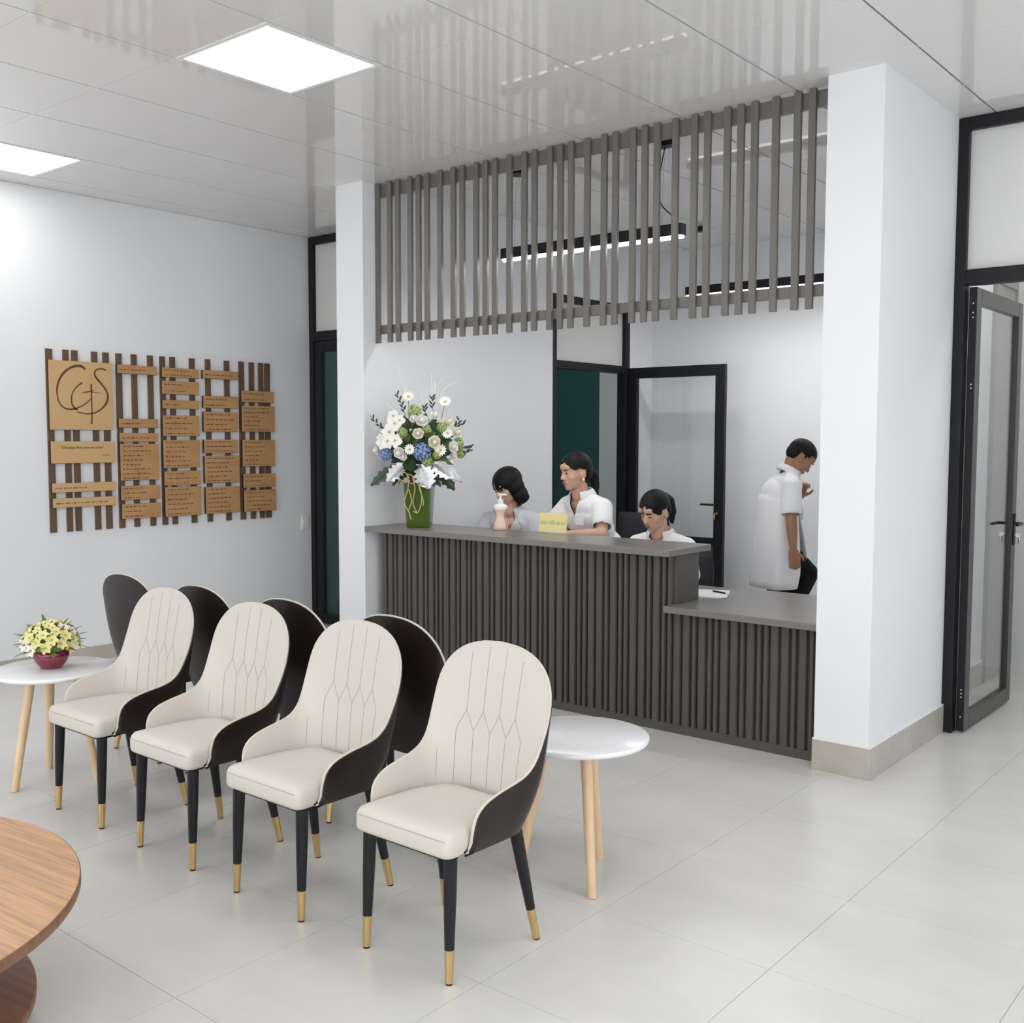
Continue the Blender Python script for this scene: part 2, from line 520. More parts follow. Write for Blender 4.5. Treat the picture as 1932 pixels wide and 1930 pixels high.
leaf.box(lx0, lx1, ly0 + SW, ly1 - SW, 0.012, 0.012 + SW).box(lx0, lx1, ly0 + SW, ly1 - SW, 2.415 - SW, 2.415)
lf = leaf.build('door_leaf', M['frame_brown'], d1, bevel=0.003)
box('pane', M['glass'], (lx0 + lx1) / 2 - 0.003, (lx0 + lx1) / 2 + 0.003, ly0 + SW - 0.005, ly1 - SW + 0.005, 0.09, 2.34, lf)
box('hinge_edge', M['frame'], lx0 + 0.001, lx1 - 0.001, ly0 - 0.004, ly0 + 0.0005, 0.012, 2.415, lf)
for z in (2.33, 2.28, 2.275 - 0.02, 1.9, 1.88, 0.2, 0.22, 0.24, 0.09):
    MB().ball((lx1 - 0.018, ly0 - 0.005, z), 0.004, 8, 6).build('screw', M['whiteplastic'], lf, smooth=True)
hz, hy = 1.10, ly1 - 0.042
for s in (-1, 1):
    xs = lx1 if s > 0 else lx0
    box('lock_plate', M['black'], min(xs, xs + s * 0.008), max(xs, xs + s * 0.008), hy - 0.018, hy + 0.018, hz - 0.13, hz + 0.06, lf, bevel=0.003)
    h = MB()
    h.tube([(xs, hy, hz), (xs + s * 0.035, hy, hz), (xs + s * 0.048, hy - 0.006, hz), (xs + s * 0.05, hy - 0.03, hz), (xs + s * 0.05, hy - 0.13, hz)], 0.009, 10)
    h.build('door_handle', M['black'], lf, smooth=True)
    k = MB()
    k.tube([(xs + s * 0.008, hy, hz - 0.07), (xs + s * 0.016, hy, hz - 0.07)], 0.011, 12)
    k.box(min(xs + s * .016, xs + s * .042), max(xs + s * .016, xs + s * .042), hy - 0.001, hy + 0.001, hz - 0.082, hz - 0.058)
    k.tube([(xs + s * 0.03, hy + 0.004, hz - 0.078), (xs + s * 0.032, hy + 0.006, hz - 0.1), (xs + s * 0.028, hy + 0.006, hz - 0.125)], [0.003, 0.008, 0.003], 8)
    k.build('key', mat('steel', (0.7, 0.69, 0.66), 0.25, metal=1.0) if 'steel' not in bpy.data.materials else bpy.data.materials['steel'], lf)

# door 4: closed grey door at the far end of the corridor's left wall
d4 = struct(thing('door_4', None, None))
bars(d4, 'door_frame', M['greydoor'], [(XCW - 0.02, XCW + 0.03, 7.27, 7.315, 0, 2.66), (XCW - 0.02, XCW + 0.03, 7.725, 7.77, 0, 2.66), (XCW - 0.02, XCW + 0.03, 7.315, 7.725, 2.61, 2.66)])
box('door_leaf', M['greydoor'], XCW + 0.001, XCW + 0.02, 7.315, 7.725, 0.01, 2.61, d4)

# door 2: left, closed, dark frame, teal room behind
d2 = struct(thing('door_2', None, None))
X0, X1 = XL + 0.002, -6.2
bars(d2, 'door_frame', M['frame'], [(X0, X0 + 0.055, Y0, Y1, 0, CEIL - 0.003), (X1 - 0.055, X1, Y0, Y1, 0, CEIL - 0.003),
                                    (X0 + 0.055, X1 - 0.055, Y0, Y1, CEIL - 0.068, CEIL - 0.003), (X0 + 0.055, X1 - 0.055, Y0, Y1, 2.425, 2.505)])
box('transom_glass', M['frosted'], X0 + 0.055, X1 - 0.055, Y0 + 0.035, Y0 + 0.043, 2.505, CEIL - 0.068, d2)
a, b = X0 + 0.058, X1 - 0.058
leaf = MB()
leaf.box(a, a + SW, Y0 + 0.008, Y1 - 0.03, 0.012, 2.42).box(b - SW, b, Y0 + 0.008, Y1 - 0.03, 0.012, 2.42)
leaf.box(a + SW, b - SW, Y0 + 0.008, Y1 - 0.03, 0.012, 0.10).box(a + SW, b - SW, Y0 + 0.008, Y1 - 0.03, 2.33, 2.42)
lf = leaf.build('door_leaf', M['frame'], d2, bevel=0.003)
box('pane', M['glass'], a + SW, b - SW, Y0 + 0.03, Y0 + 0.036, 0.10, 2.33, lf)

# door 3: in the reception room's left wall, leaf open square to the wall
d3 = struct(thing('door_3', None, None))
XA, XB_ = XWL1 - 0.085, XWL1 + 0.006
bars(d3, 'door_frame', M['frame'], [(XA, XB_, DY0 + 0.001, DY0 + 0.05, 0, DZ - 0.001), (XA, XB_, DY1 - 0.07, DY1 - 0.001, 0, DZ - 0.001),
                                    (XA, XB_, DY0 + 0.05, DY1 - 0.07, DZ - 0.06, DZ - 0.001), (XA, XB_, DY0 + 0.05, DY1 - 0.07, 2.185, 2.25)])
box('transom_glass', M['frosted'], XA + 0.045, XA + 0.053, DY0 + 0.05, DY1 - 0.07, 2.25, DZ - 0.06, d3)
lx0, lx1, yl0, yl1 = XWL1 + 0.01, XWL1 + 0.975, DY1 - 0.03, DY1 + 0.012
leaf = MB()
leaf.box(lx0, lx0 + 0.09, yl0, yl1, 0.012, 2.235).box(lx1 - 0.09, lx1, yl0, yl1, 0.012, 2.235)
leaf.box(lx0 + 0.09, lx1 - 0.09, yl0, yl1, 0.012, 0.45).box(lx0 + 0.09, lx1 - 0.09, yl0, yl1, 2.14, 2.235).box(lx0 + 0.09, lx1 - 0.09, yl0, yl1, 0.69, 0.755)
lf = leaf.build('door_leaf', M['frame'], d3, bevel=0.003)
box('pane', M['glass'], lx0 + 0.09, lx1 - 0.09, yl0 + 0.018, yl0 + 0.024, 0.755, 2.14, lf)
box('lower_panel', M['lowpanel'], lx0 + 0.09, lx1 - 0.09, yl0 + 0.012, yl0 + 0.03, 0.45, 0.69, lf)
hx, hz = lx1 - 0.05, 1.045
box('lock_plate', M['black'], hx - 0.018, hx + 0.018, yl0 - 0.008, yl0, hz - 0.14, hz + 0.06, lf, bevel=0.003)
MB().tube([(hx, yl0, hz), (hx, yl0 - 0.04, hz), (hx - 0.012, yl0 - 0.05, hz), (hx - 0.14, yl0 - 0.05, hz)], 0.009, 10).build('door_handle', M['black'], lf, smooth=True)
k = MB().tube([(hx, yl0 - 0.008, hz - 0.075), (hx, yl0 - 0.018, hz - 0.075)], 0.011, 12)
k.box(hx - 0.012, hx + 0.012, yl0 - 0.04, yl0 - 0.018, hz - 0.077, hz - 0.073).tube([(hx - 0.01, yl0 - 0.03, hz - 0.08), (hx - 0.016, yl0 - 0.032, hz - 0.10), (hx - 0.012, yl0 - 0.03, hz - 0.13)], [0.003, 0.009, 0.004], 8)
k.build('key', M['brass'], lf)

# light switch on the left wall
t = thing('light_switch', 'white double light switch plate on the wall beside the dark left door', 'light switch', (XL, 5.845, 0.885))
box('plate', M['whiteplastic'], 0, 0.012, -0.036, 0.036, -0.062, 0.062, t, bevel=0.003)
for s in (-1, 1):
    box('rocker', M['white'], 0.012, 0.017, 0.004 if s > 0 else -0.026, 0.026 if s > 0 else -0.004, -0.03, 0.03, t, bevel=0.002)
# ------------------------------------------------------------------ reception counter
CT = 1.013
RY = 4.965          # front plane of the counter body
ct = thing('reception_counter', 'dark taupe ribbed reception counter with raised ledge between the white wing walls', 'counter')
XC0, XC1, XC2 = -5.215, -2.925, XWR0 - 0.002
b_ = MB().prism([(XC0, RY), (XC1, RY), (XC1, RY + 0.235), (XC0, RY + 0.235)], 0.0, CT - 0.036)
b_.build('tall_body', M['counter'], ct)
box('low_body', M['counter'], XC1 + 0.0005, XC2, RY, RY + 0.05, 0.0, 0.674, ct)
box('plinth', M['counter'], XC0, XC2, RY - 0.018, RY - 0.0005, 0.0, 0.05, ct, bevel=0.002)
box('ledge_top', M['worktop'], XWL1 + 0.002, -2.905, 4.842, 5.30, CT - 0.036, CT, ct, bevel=0.003)
b_ = MB().prism([(-2.945, 4.857), (XC2, 4.857), (XC2, 5.76), (XC1 + 0.002, 5.76), (XC1 + 0.002, RY - 0.019), (-2.945, RY - 0.019)], 0.674, 0.710)
b_.build('low_worktop', M['worktop'], ct, bevel=0.003)
box('inner_worktop', M['worktop'], XWL1 + 0.002, XC1, RY + 0.236, 5.70, 0.674, 0.710, ct, bevel=0.003)
for x in (XWL1 + 0.02, -4.1, -2.96, XC2 - 0.03):
    box('inner_support', M['counter'], x - 0.009, x + 0.009, RY + 0.24, 5.62, 0.0, 0.674, ct)
# ribs in a repeating wide / narrow rhythm
steps = [0.057, 0.057, 0.038, 0.057, 0.037, 0.039]
cache = {}
def rib_mesh(w, h):
    key = (round(w, 4), round(h, 3))
    if key not in cache:
        d = 0.024
        p = [(0, 0), (0, -d * 0.55), (0.004, -d), (w - 0.004, -d), (w, -d * 0.55), (w, 0)]
        me = MB().prism([(x, y) for x, y in p][::-1], 0.0, h).mesh('rib')
        me.materials.append(M['counter'])
        cache[key] = me
    return cache[key]
x = XC0 + 0.004; k = 0
while x < XC2 - 0.02:
    st = steps[k % 6]
    w = st - 0.014
    if x + w > XC2 - 0.002:
        break
    tall = x + w < XC1 + 0.012
    h = (CT - 0.038 if x + w < -2.955 else CT - 0.038) if tall else 0.673
    if tall and x > -2.955:    # these meet the low worktop: two pieces, below and above it
        for z0, z1 in ((0.051, 0.673), (0.712, CT - 0.038)):
            o = bpy.data.objects.new('rib', rib_mesh(w, z1 - z0)); COL.objects.link(o); o.parent = ct
            o.location = (x, RY, z0)
    else:
        o = bpy.data.objects.new('rib', rib_mesh(w, h - 0.051)); COL.objects.link(o); o.parent = ct
        o.location = (x, RY, 0.051)
    x += st; k += 1

# ------------------------------------------------------------------ slat screen hanging above the counter
ss = thing('slat_screen', 'hanging taupe screen of vertical slats between the wing walls above the counter', 'slat screen')
SY, SZ0, SZ1 = 4.957, 2.243, CEIL - 0.004
steps = [0.1145, 0.0762, 0.1145, 0.0762, 0.0762, 0.1145]
sw = 0.0375
sme = MB().box(0, sw, 0, 0.020, SZ0, SZ1).mesh('slat'); sme.materials.append(M['slat'])
x = XWL1 + 0.001; k = 0
while x < XWR0 - 0.012:
    w = min(sw, XWR0 - 0.001 - x)
    if w < sw:
        box('slat', M['slat'], x, x + w, SY, SY + 0.020, SZ0, SZ1, ss, bevel=0.002)
    else:
        o = link('slat', sme, None, ss, bevel=0.002); o.location = (x, SY, 0)
    x += steps[k % 6]; k += 1
box('bottom_rail', M['slat'], XWL1 + 0.001, XWR0 - 0.001, SY + 0.0205, SY + 0.048, 2.305, 2.362, ss, bevel=0.002)
box('top_rail', M['slat'], XWL1 + 0.001, XWR0 - 0.001, SY + 0.0205, SY + 0.048, CEIL - 0.092, CEIL - 0.012, ss, bevel=0.002)

# ------------------------------------------------------------------ linear pendants
def pendant(label, x0, x1, y, z, cans, cable_at):
    t = thing('pendant_light', label, 'pendant light', (0, 0, 0), 0, 'linear pendants over the reception')
    h = MB()
    h.box(x0, x1, y - 0.03, y - 0.026, z, z + 0.065).box(x0, x1, y + 0.026, y + 0.03, z, z + 0.065).box(x0, x1, y - 0.026, y + 0.026, z + 0.045, z + 0.065)
    h.box(x0, x0 + 0.004, y - 0.026, y + 0.026, z, z + 0.045).box(x1 - 0.004, x1, y - 0.026, y + 0.026, z, z + 0.045)
    h.build('housing', M['frame'], t)
    d = MB()
    d.tube([(x0 + 0.006, y, z + 0.006), (x1 - 0.006, y, z + 0.006)], 0.0255, 14)
    d.build('diffuser', M['pendant_glow'], t, smooth=True)
    L = bpy.data.lights.new('pendant_lamp', 'AREA'); L.shape = 'RECTANGLE'; L.size = x1 - x0 - 0.04; L.size_y = 0.045; L.energy = PENDANT_WATT
    lo = bpy.data.objects.new('pendant_lamp', L); COL.objects.link(lo); lo.parent = t; lo.location = ((x0 + x1) / 2, y, z - 0.022)
    for cx, boxy in cans:
        c = MB()
        if boxy:
            c.box(cx - 0.06, cx + 0.06, y - 0.035, y + 0.035, CEIL - 0.038, CEIL - 0.001)
        else:
            c.lathe([(0.055, CEIL - 0.03), (0.06, CEIL - 0.026), (0.06, CEIL - 0.001)], 24, (cx, y, 0))
        c.build('ceiling_rose', M['frame'], t)
        for dx in (-0.012, 0.012):
            MB().tube([(cx + dx, y, CEIL - 0.02), (cx + dx * 2.5, y, z + 0.066)], 0.0011, 6).build('suspension_wire', mat('wire', (0.5, 0.5, 0.5), 0.3, metal=1) if 'wire' not in bpy.data.materials else bpy.data.materials['wire'], t)
    cx = cable_at
    MB().tube(catmull([(cx - 0.03, y, CEIL - 0.03), (cx - 0.06, y, CEIL - 0.16), (cx - 0.075, y, CEIL - 0.28), (cx - 0.05, y, CEIL - 0.36), (cx + 0.02, y, CEIL - 0.43), (cx + 0.05, y, z + 0.066)], 24), 0.0035, 8).build('power_cable', M['black'], t, smooth=True)
pendant('black linear pendant lamp directly behind the slat screen', -4.43, -3.105, 5.29, 2.755, ((-4.31, False), (-3.22, True)), -3.2)
pendant('black linear pendant lamp near the back wall of the reception', -4.42, -3.02, 7.60, 2.765, ((-4.30, True), (-3.14, False)), -3.1)

# ------------------------------------------------------------------ wooden donor wall panels
M['pine'] = mat('birch_board', (0.60, 0.40, 0.19), 0.5, noise=((0.66, 0.36, 0.17), 5, (3, 1, 2.5), 0.45, 0.75))
M['pine2'] = mat('honey_board', (0.50, 0.285, 0.115), 0.5, noise=((0.43, 0.215, 0.10), 5, (3, 1, 2.5), 0.42, 0.72))
M['strip'] = mat('dark_stained_strip', (0.105, 0.058, 0.032), 0.55, noise=((0.16, 0.09, 0.05), 14, (2, 2, 0.2), 0.35, 0.7))
M['edge'] = mat('burnt_edge', (0.03, 0.015, 0.008), 0.7)
M['burn'] = mat('burnt_lettering', (0.13, 0.045, 0.022), 0.6)
PAN = [
([(3.599,3.644),(3.721,3.762),(3.786,3.828),(3.932,3.975),(4.018,4.063)],[(3.603,4.075,1.66,2.138),(3.605,4.08,1.426,1.579),(3.606,4.081,1.224,1.287),(3.608,4.084,1.118,1.182)]),
([(4.12,4.164),(4.242,4.284),(4.374,4.417)],[(4.115,4.436,2.071,2.133),(4.117,4.436,1.679,1.743),(4.12,4.435,1.576,1.639),(4.123,4.44,1.293,1.559),(4.123,4.443,1.15,1.252),(4.127,4.445,1.012,1.119)]),
([(4.476,4.519),(4.561,4.604),(4.73,4.775)],[(4.477,4.797,2.061,2.131),(4.475,4.796,1.935,2.032),(4.477,4.795,1.825,1.889),(4.476,4.795,1.619,1.774),(4.476,4.796,1.378,1.588),(4.48,4.798,1.245,1.351),(4.484,4.8,1.009,1.23)]),
([(4.874,4.917),(5.048,5.093)],[(4.832,5.156,2.066,2.13),(4.834,5.155,1.839,1.931),(4.833,5.154,1.653,1.807),(4.833,5.151,1.487,1.591),(4.836,5.157,1.252,1.463),(4.841,5.16,1.011,1.219)]),
([(5.186,5.234),(5.286,5.331),(5.377,5.422),(5.44,5.488)],[(5.189,5.511,1.893,1.983),(5.19,5.515,1.655,1.863),(5.192,5.515,1.374,1.588),(5.196,5.518,1.202,1.313),(5.201,5.52,1.007,1.179)])]
PLAB = ['wooden wall panel with the large burnt monogram and a quotation', 'second wooden wall panel from the left with one board above three bare strips',
        'middle wooden wall panel with seven engraved boards', 'fourth wooden wall panel from the left on two dark strips', 'rightmost wooden wall panel with four bare strips at its top']
rnd = random.Random(3)
WX = XL + 0.001
for pi_, (strips, boards) in enumerate(PAN):
    t = thing('wall_panel', PLAB[pi_], 'wall panel', (0, 0, 0), 0, 'wooden plaque panels on the left wall')
    for y0, y1 in strips:
        box('strip', M['strip'], WX, WX + 0.016, y0, y1, 0.945, 2.215, t, bevel=0.001)
        for zz in (2.185, 1.62, 0.99):
            MB().tube([(WX + 0.016, (y0 + y1) / 2 + 0.004, zz), (WX + 0.0175, (y0 + y1) / 2 + 0.004, zz)], 0.004, 8).build('screw', M['edge'], t)
    for bi, (y0, y1, z0, z1) in enumerate(boards):
        m = M['pine'] if pi_ == 0 else M['pine2']
        bo = box('board', m, WX + 0.0165, WX + 0.036, y0, y1, z0, z1, t, bevel=0.0015)
        # the burnt rim of each board
        MB().box(WX + 0.0166, WX + 0.034, y0 - 0.0015, y0 + 0.0005, z0 - 0.001, z1 + 0.001).box(WX + 0.0166, WX + 0.034, y0, y1, z0 - 0.0015, z0 + 0.0005).build('burnt_rim', M['edge'], bo)
        if pi_ == 0 and bi < 2:
            continue
        n = max(1, round((z1 - z0) / 0.031 - 0.7))
        ln = MB()
        for li in range(n):
            zz = z1 - (z1 - z0) * (li + 0.55) / n
            yy = y0 + 0.022
            end = y0 + (y1 - y0) * rnd.uniform(0.45, 0.85)
            while yy < end:
                w = rnd.uniform(0.012, 0.04)
                h = rnd.uniform(0.0030, 0.0048)
                for q in range(int(w / 0.005)):
                    hh = h * rnd.uniform(0.6, 1.4)
                    ln.box(WX + 0.0358, WX + 0.0364, yy + q * 0.005, yy + q * 0.005 + 0.0036, zz - hh, zz + hh)
                yy += w + 0.007
        o = ln.build('engraved_lines', M['burn'], bo); o['kind'] = 'stuff'
    if pi_ == 0:
        logo = bpy.data.objects[[c for c in t.children if c.name.startswith('board')][0].name]
        strokes = [
        ([(3.869,2.082),(3.857,2.097),(3.835,2.105),(3.806,2.105),(3.774,2.097),(3.741,2.078),(3.709,2.05),(3.684,2.016),(3.667,1.976),(3.659,1.934),(3.661,1.893),(3.67,1.855),(3.689,1.826),(3.718,1.807),(3.75,1.802),(3.782,1.805),(3.8,1.811),(3.847,1.833),(3.885,1.859),(3.904,1.881)], [.006,.0085,.009,.0085,.0085,.008,.0085,.008,.007,.006,.005,.0045,.005,.0055,.006,.007,.005,.004,.004,.003]),
        ([(3.844,1.991),(3.819,1.973),(3.794,1.951),(3.773,1.919),(3.763,1.885),(3.763,1.85),(3.772,1.826),(3.79,1.808),(3.806,1.798)], [.007,.004,.004,.004,.005,.005,.0055,.006,.005]),
        ([(4.029,2.085),(4.008,2.092),(3.983,2.094),(3.957,2.087),(3.94,2.069),(3.942,2.045),(3.956,2.023),(3.984,1.993),(4.013,1.959),(4.031,1.924),(4.036,1.893),(4.025,1.857),(4.001,1.825),(3.966,1.797),(3.924,1.779),(3.879,1.773),(3.838,1.777),(3.799,1.786)], [.004,.006,.005,.005,.006,.007,.0075,.0075,.007,.007,.0075,.008,.007,.0055,.005,.005,.004,.003]),
        ([(3.911,1.984),(3.911,1.874),(3.912,1.777),(3.907,1.701)], [.006,.005,.004,.006]),
        ([(3.836,1.92),(3.875,1.926),(3.931,1.94)], [.002,.005,.002]), ([(3.912,1.927),(3.949,1.925),(3.991,1.921)], [.003,.002,.001])]
        g = MB()
        for pts, rr in strokes:
            P = catmull([(0, a, b) for a, b in pts], len(pts) * 4)
            R = [lerp(rr[min(int(u), len(rr) - 1)], rr[min(int(u) + 1, len(rr) - 1)], u - int(u)) for u in [i / (len(P) - 1) * (len(rr) - 1) for i in range(len(P))]]
            vs = []; fs = []
            for i, p in enumerate(P):
                tn = (P[min(i + 1, len(P) - 1)] - P[max(i - 1, 0)]).normalized()
                nn = Vector((0, -tn.z, tn.y))
                for s in (-1, 1):
                    for dx in (0.0358, 0.0366):
                        q = p + nn * R[i] * s
                        vs.append((WX + dx, q.y, q.z))
            for i in range(len(P) - 1):
                a = i * 4; b = a + 4
                fs += [(a + 1, a + 3, b + 3, b + 1), (a, b, b + 2, a + 2), (a, a + 1, b + 1, b), (a + 2, b + 2, b + 3, a + 3)]
            fs += [(0, 2, 3, 1), (len(vs) - 4, len(vs) - 3, len(vs) - 1, len(vs) - 2)]
            g.add(vs, fs)
        g.build('monogram', M['burn'], logo)
        quote = [c for c in t.children if c.name.startswith('board')][1]
        def text(name, s, size, m, parent, loc, rot, align='LEFT', ext=0.0004, shear=0.0):
            cu = bpy.data.curves.new(name, 'FONT')
            cu.body = s; cu.size = size; cu.align_x = align; cu.extrude = ext; cu.shear = shear; cu.offset = size * 0.012
            tmp = bpy.data.objects.new('tmp', cu); COL.objects.link(tmp)
            bpy.context.view_layer.update()
            me = bpy.data.meshes.new_from_object(tmp.evaluated_get(bpy.context.evaluated_depsgraph_get()))
            bpy.data.objects.remove(tmp)
            me.materials.clear(); me.materials.append(m)
            o = bpy.data.objects.new(name, me); COL.objects.link(o)
            o.location = loc; o.rotation_euler = rot; o.parent = parent
            return o
        text('engraved_quote', '"Changing lives, one at a time"', 0.026, M['burn'], quote, (WX + 0.0362, 3.672, 1.528), (pi / 2, 0, pi / 2), shear=0.25)
        MB().box(WX + 0.0358, WX + 0.0364, 3.985, 4.045, 1.478, 1.482).build('signature_stroke', M['burn'], quote)

# ------------------------------------------------------------------ dining chairs
EDGE = [(.203,-.135,.388),(.211,-.130,.45),(.216,-.115,.498),(.220,-.075,.528),(.223,-.01,.545),(.226,.055,.556),(.229,.105,.572),(.232,.14,.602),(.236,.165,.65),(.241,.188,.71),(.240,.206,.77),(.226,.221,.825),(.192,.234,.872),(.143,.243,.905),(.076,.249,.925),(0,.251,.931)]
BOT  = [(.190,-.135,.388),(.196,-.11,.388),(.200,-.075,.388),(.202,-.035,.388),(.203,.0,.388),(.202,.03,.388),(.199,.055,.388),(.195,.075,.388),(.188,.095,.388),(.176,.115,.388),(.160,.132,.388),(.138,.146,.388),(.110,.158,.388),(.078,.167,.388),(.040,.172,.388),(0,.174,.388)]
def chair_surface():
    NT = 34
    e = catmull(EDGE, NT); b = catmull(BOT, NT)
    full = [(e[i], b[i]) for i in range(NT)] + [(Vector((-e[i].x, e[i].y, e[i].z)), Vector((-b[i].x, b[i].y, b[i].z))) for i in range(NT - 2, -1, -1)]
    NV = 9
    inner = []; outer = []
    n = len(full)
    P = [[lerp(bb, ee, j / (NV - 1)) for j in range(NV)] for ee, bb in full]
    for i in range(n):
        ri = []; ro = []
        for j in range(NV):
            p = P[i][j]
            du = P[min(i + 1, n - 1)][j] - P[max(i - 1, 0)][j]
            dv = P[i][min(j + 1, NV - 1)] - P[i][max(j - 1, 0)]
            nn = du.cross(dv)
            nn = nn.normalized() if nn.length > 1e-9 else Vector((0, 1, 0))
            if nn.dot(Vector((p.x, p.y - (-0.1), 0))) < 0:
                nn = -nn
            v = j / (NV - 1)
            back = max(0.0, min(1.0, (p.y - 0.02) / 0.12))
            ri.append(p - nn * (0.010 * math.sin(pi * v) * back))
            ro.append(p + nn * (0.014 + 0.022 * math.sin(pi * (0.12 + 0.88 * v)) * (0.4 + 0.6 * back)))
        inner.append(ri); outer.append(ro)
    return inner, outer

def cushion(outline, prof):
    """stack inset copies of an outline: prof = [(inset, z)]"""
    n = len(outline)
    rings = []
    cx = sum(p[0] for p in outline) / n; cy = sum(p[1] for p in outline) / n
    for ins, z in prof:
        ring = []
        for x, y in outline:
            d = Vector((x - cx, y - cy)); L = d.length
            d = d * max(0.02, (L - ins) / L)
            ring.append((cx + d.x, cy + d.y, z))
        rings.append(ring)
    m = MB()
    vs = [p for r in rings for p in r]; fs = []
    for i in range(len(rings) - 1):
        for k in range(n):
            k2 = (k + 1) % n
            fs.append((i * n + k, i * n + k2, (i + 1) * n + k2, (i + 1) * n + k))
    fs.append(tuple(range(n - 1, -1, -1)))
    fs.append(tuple((len(rings) - 1) * n + k for k in range(n)))
    m.add(vs, fs)
    return m

def rounded(poly, r, seg=6):
    out = []
    n = len(poly)
    for i in range(n):
        p = Vector(poly[i]); a = Vector(poly[i - 1]); b = Vector(poly[(i + 1) % n])
        da = (a - p).normalized(); db = (b - p).normalized()
        rr = r[i] if isinstance(r, list) else r
        p0 = p + da * rr; p1 = p + db * rr
        for k in range(seg + 1):
            u = k / seg
            out.append(tuple((p0 * (1 - u) ** 2 + p * 2 * u * (1 - u) + p1 * u * u)))
    return out

def make_chair():
    t = thing('dining_chair', 'x', 'chair', (0, 0, 0), 0)
    inner, outer = chair_surface()
    ib = MB().grid(inner)
    bm = ib.mesh('backrest', True)
    bo = link('backrest', bm, M['cream'], t)
    tree = BVHTree.FromPolygons([Vector(v) for v in ib.v], ib.f)
    # outer shell with the rim between the two skins
    om = MB().grid(outer)
    NV = len(inner[0])
    om.grid([[inner[i][NV - 1], outer[i][NV - 1]] for i in range(len(inner))])
    om.grid([[inner[0][j], outer[0][j]] for j in range(NV)])
    om.grid([[inner[-1][j], outer[-1][j]] for j in range(NV)])
    om.grid([[inner[i][0], outer[i][0]] for i in range(len(inner))])
    om.build('outer_shell', M['darkleather'], t, smooth=True, auto=60)
    rim = [lerp(inner[0][j], outer[0][j], 0.35) for j in range(0, NV - 1)] + [lerp(inner[i][NV - 1], outer[i][NV - 1], 0.35) for i in range(len(inner))] + [lerp(inner[-1][j], outer[-1][j], 0.35) for j in range(NV - 2, -1, -1)]
    MB().tube(rim, 0.0048, 8).build('piping', M['cream'], t, smooth=True)
    # quilting seams laid on the inner face
    def on(x, z):
        h = tree.ray_cast(Vector((x, -0.3, z)), Vector((0, 1, 0)))
        return h[0] + Vector((0, -0.0002, 0)) if h[0] is not None else None
    def seam(pts):
        P = []
        for (xa, za), (xb, zb) in zip(pts[:-1], pts[1:]):
            nseg = max(2, int(math.hypot(xb - xa, zb - za) / 0.015))
            for q in range(nseg + 1):
                p = on(lerp(xa, xb, q / nseg), lerp(za, zb, q / nseg))
                if p is not None:
                    P.append(p)
        if len(P) > 2:
            MB().tube(P, 0.0011, 5).build('seam', M['stitch'], bo, smooth=True)
    tops = {-0.105: .885, -0.035: .915, 0.035: .915, 0.105: .885}
    lows = [-0.14, -0.07, 0.0, 0.07, 0.14]
    for xx, zt in tops.items():
        seam([(xx * 1.05, zt), (xx, 0.70)])
        for s in (-1, 1):
            seam([(xx, 0.70), (xx + 0.035 * s, 0.632)])
    for xx in lows:
        seam([(xx, 0.632), (xx * 0.93, 0.455)])
    for s in (-1, 1):     # seam where the arm meets the back
        P = [on(s * x, z) for x, z in ((0.196, 0.56), (0.190, 0.52), (0.184, 0.47))]
        P = [p for p in P if p is not None]
        if len(P) > 2: MB().tube(P, 0.0011, 5).build('seam', M['stitch'], bo, smooth=True)
    # seat cushion
    outl = rounded([(-.205, -.222), (.205, -.222), (.198, .02), (.135, .155), (-.135, .155), (-.198, .02)], [.035, .035, .05, .05, .05, .05], 6)
    prof = [(0.012, .384), (0.003, .390), (0.0, .400), (0.0, .432), (0.004, .446), (0.012, .456), (0.028, .463), (0.06, .467), (0.12, .470), (0.19, .471)]
    so = cushion(outl, prof).build('seat', M['cream'], t, smooth=True, auto=70)
    P = [(x * 0.995, -0.2225 + 0.001 + 0.0 * x, .4395) for x in [(-.19 + .38 * i / 14) for i in range(15)]]
    MB().tube(P, 0.001, 5).build('seam', M['stitch'], so, smooth=True)
    box('seat_frame', M['black'], -.165, .165, -.19, .15, .368, .386, t)
    leg_spec = [(-.172, -.178, -.178, -.192), (.172, -.178, .178, -.192), (-.165, .13, -.200, .198), (.165, .13, .200, .198)]
    for xt, yt, xb, yb in leg_spec:
        a = Vector((xt, yt, .378)); b = Vector((xb, yb, 0.0))
        p = lambda z: lerp(b, a, z / .378)
        lg = MB().tube([p(.378), p(.25), p(.105)], [.0215, .0195, .0150], 14).build('leg', M['black'], t, smooth=True, auto=50)
        MB().tube([p(.105), p(.006)], [.0152, .0118], 14).build('brass_tip', M['brass'], lg, smooth=True, auto=50)
        MB().tube([p(.006), p(0)], [.0105, .0105], 12).build('foot_pad', M['rubber'], lg)
    return t
proto = make_chair()
row = [(-2.233, 2.40, 0, 'cream and brown dining chair nearest the camera, at the counter end of the front row'),
       (-2.890, 2.385, 0, 'cream and brown dining chair second from the right in the front row'),
       (-3.530, 2.395, 0, 'cream and brown dining chair third from the right in the front row'),
       (-4.183, 2.40, 0, 'cream and brown dining chair beside the round table with yellow flowers'),
       (-2.895, 3.045, pi, 'dark backed dining chair of the rear row behind the two nearest chairs'),
       (-3.535, 3.045, pi, 'dark backed dining chair of the rear row second from the right'),
       (-4.165, 3.045, pi, 'dark backed dining chair of the rear row third from the right'),
       (-4.800, 3.045, pi, 'dark backed dining chair at the left end of the rear row against the white wall')]
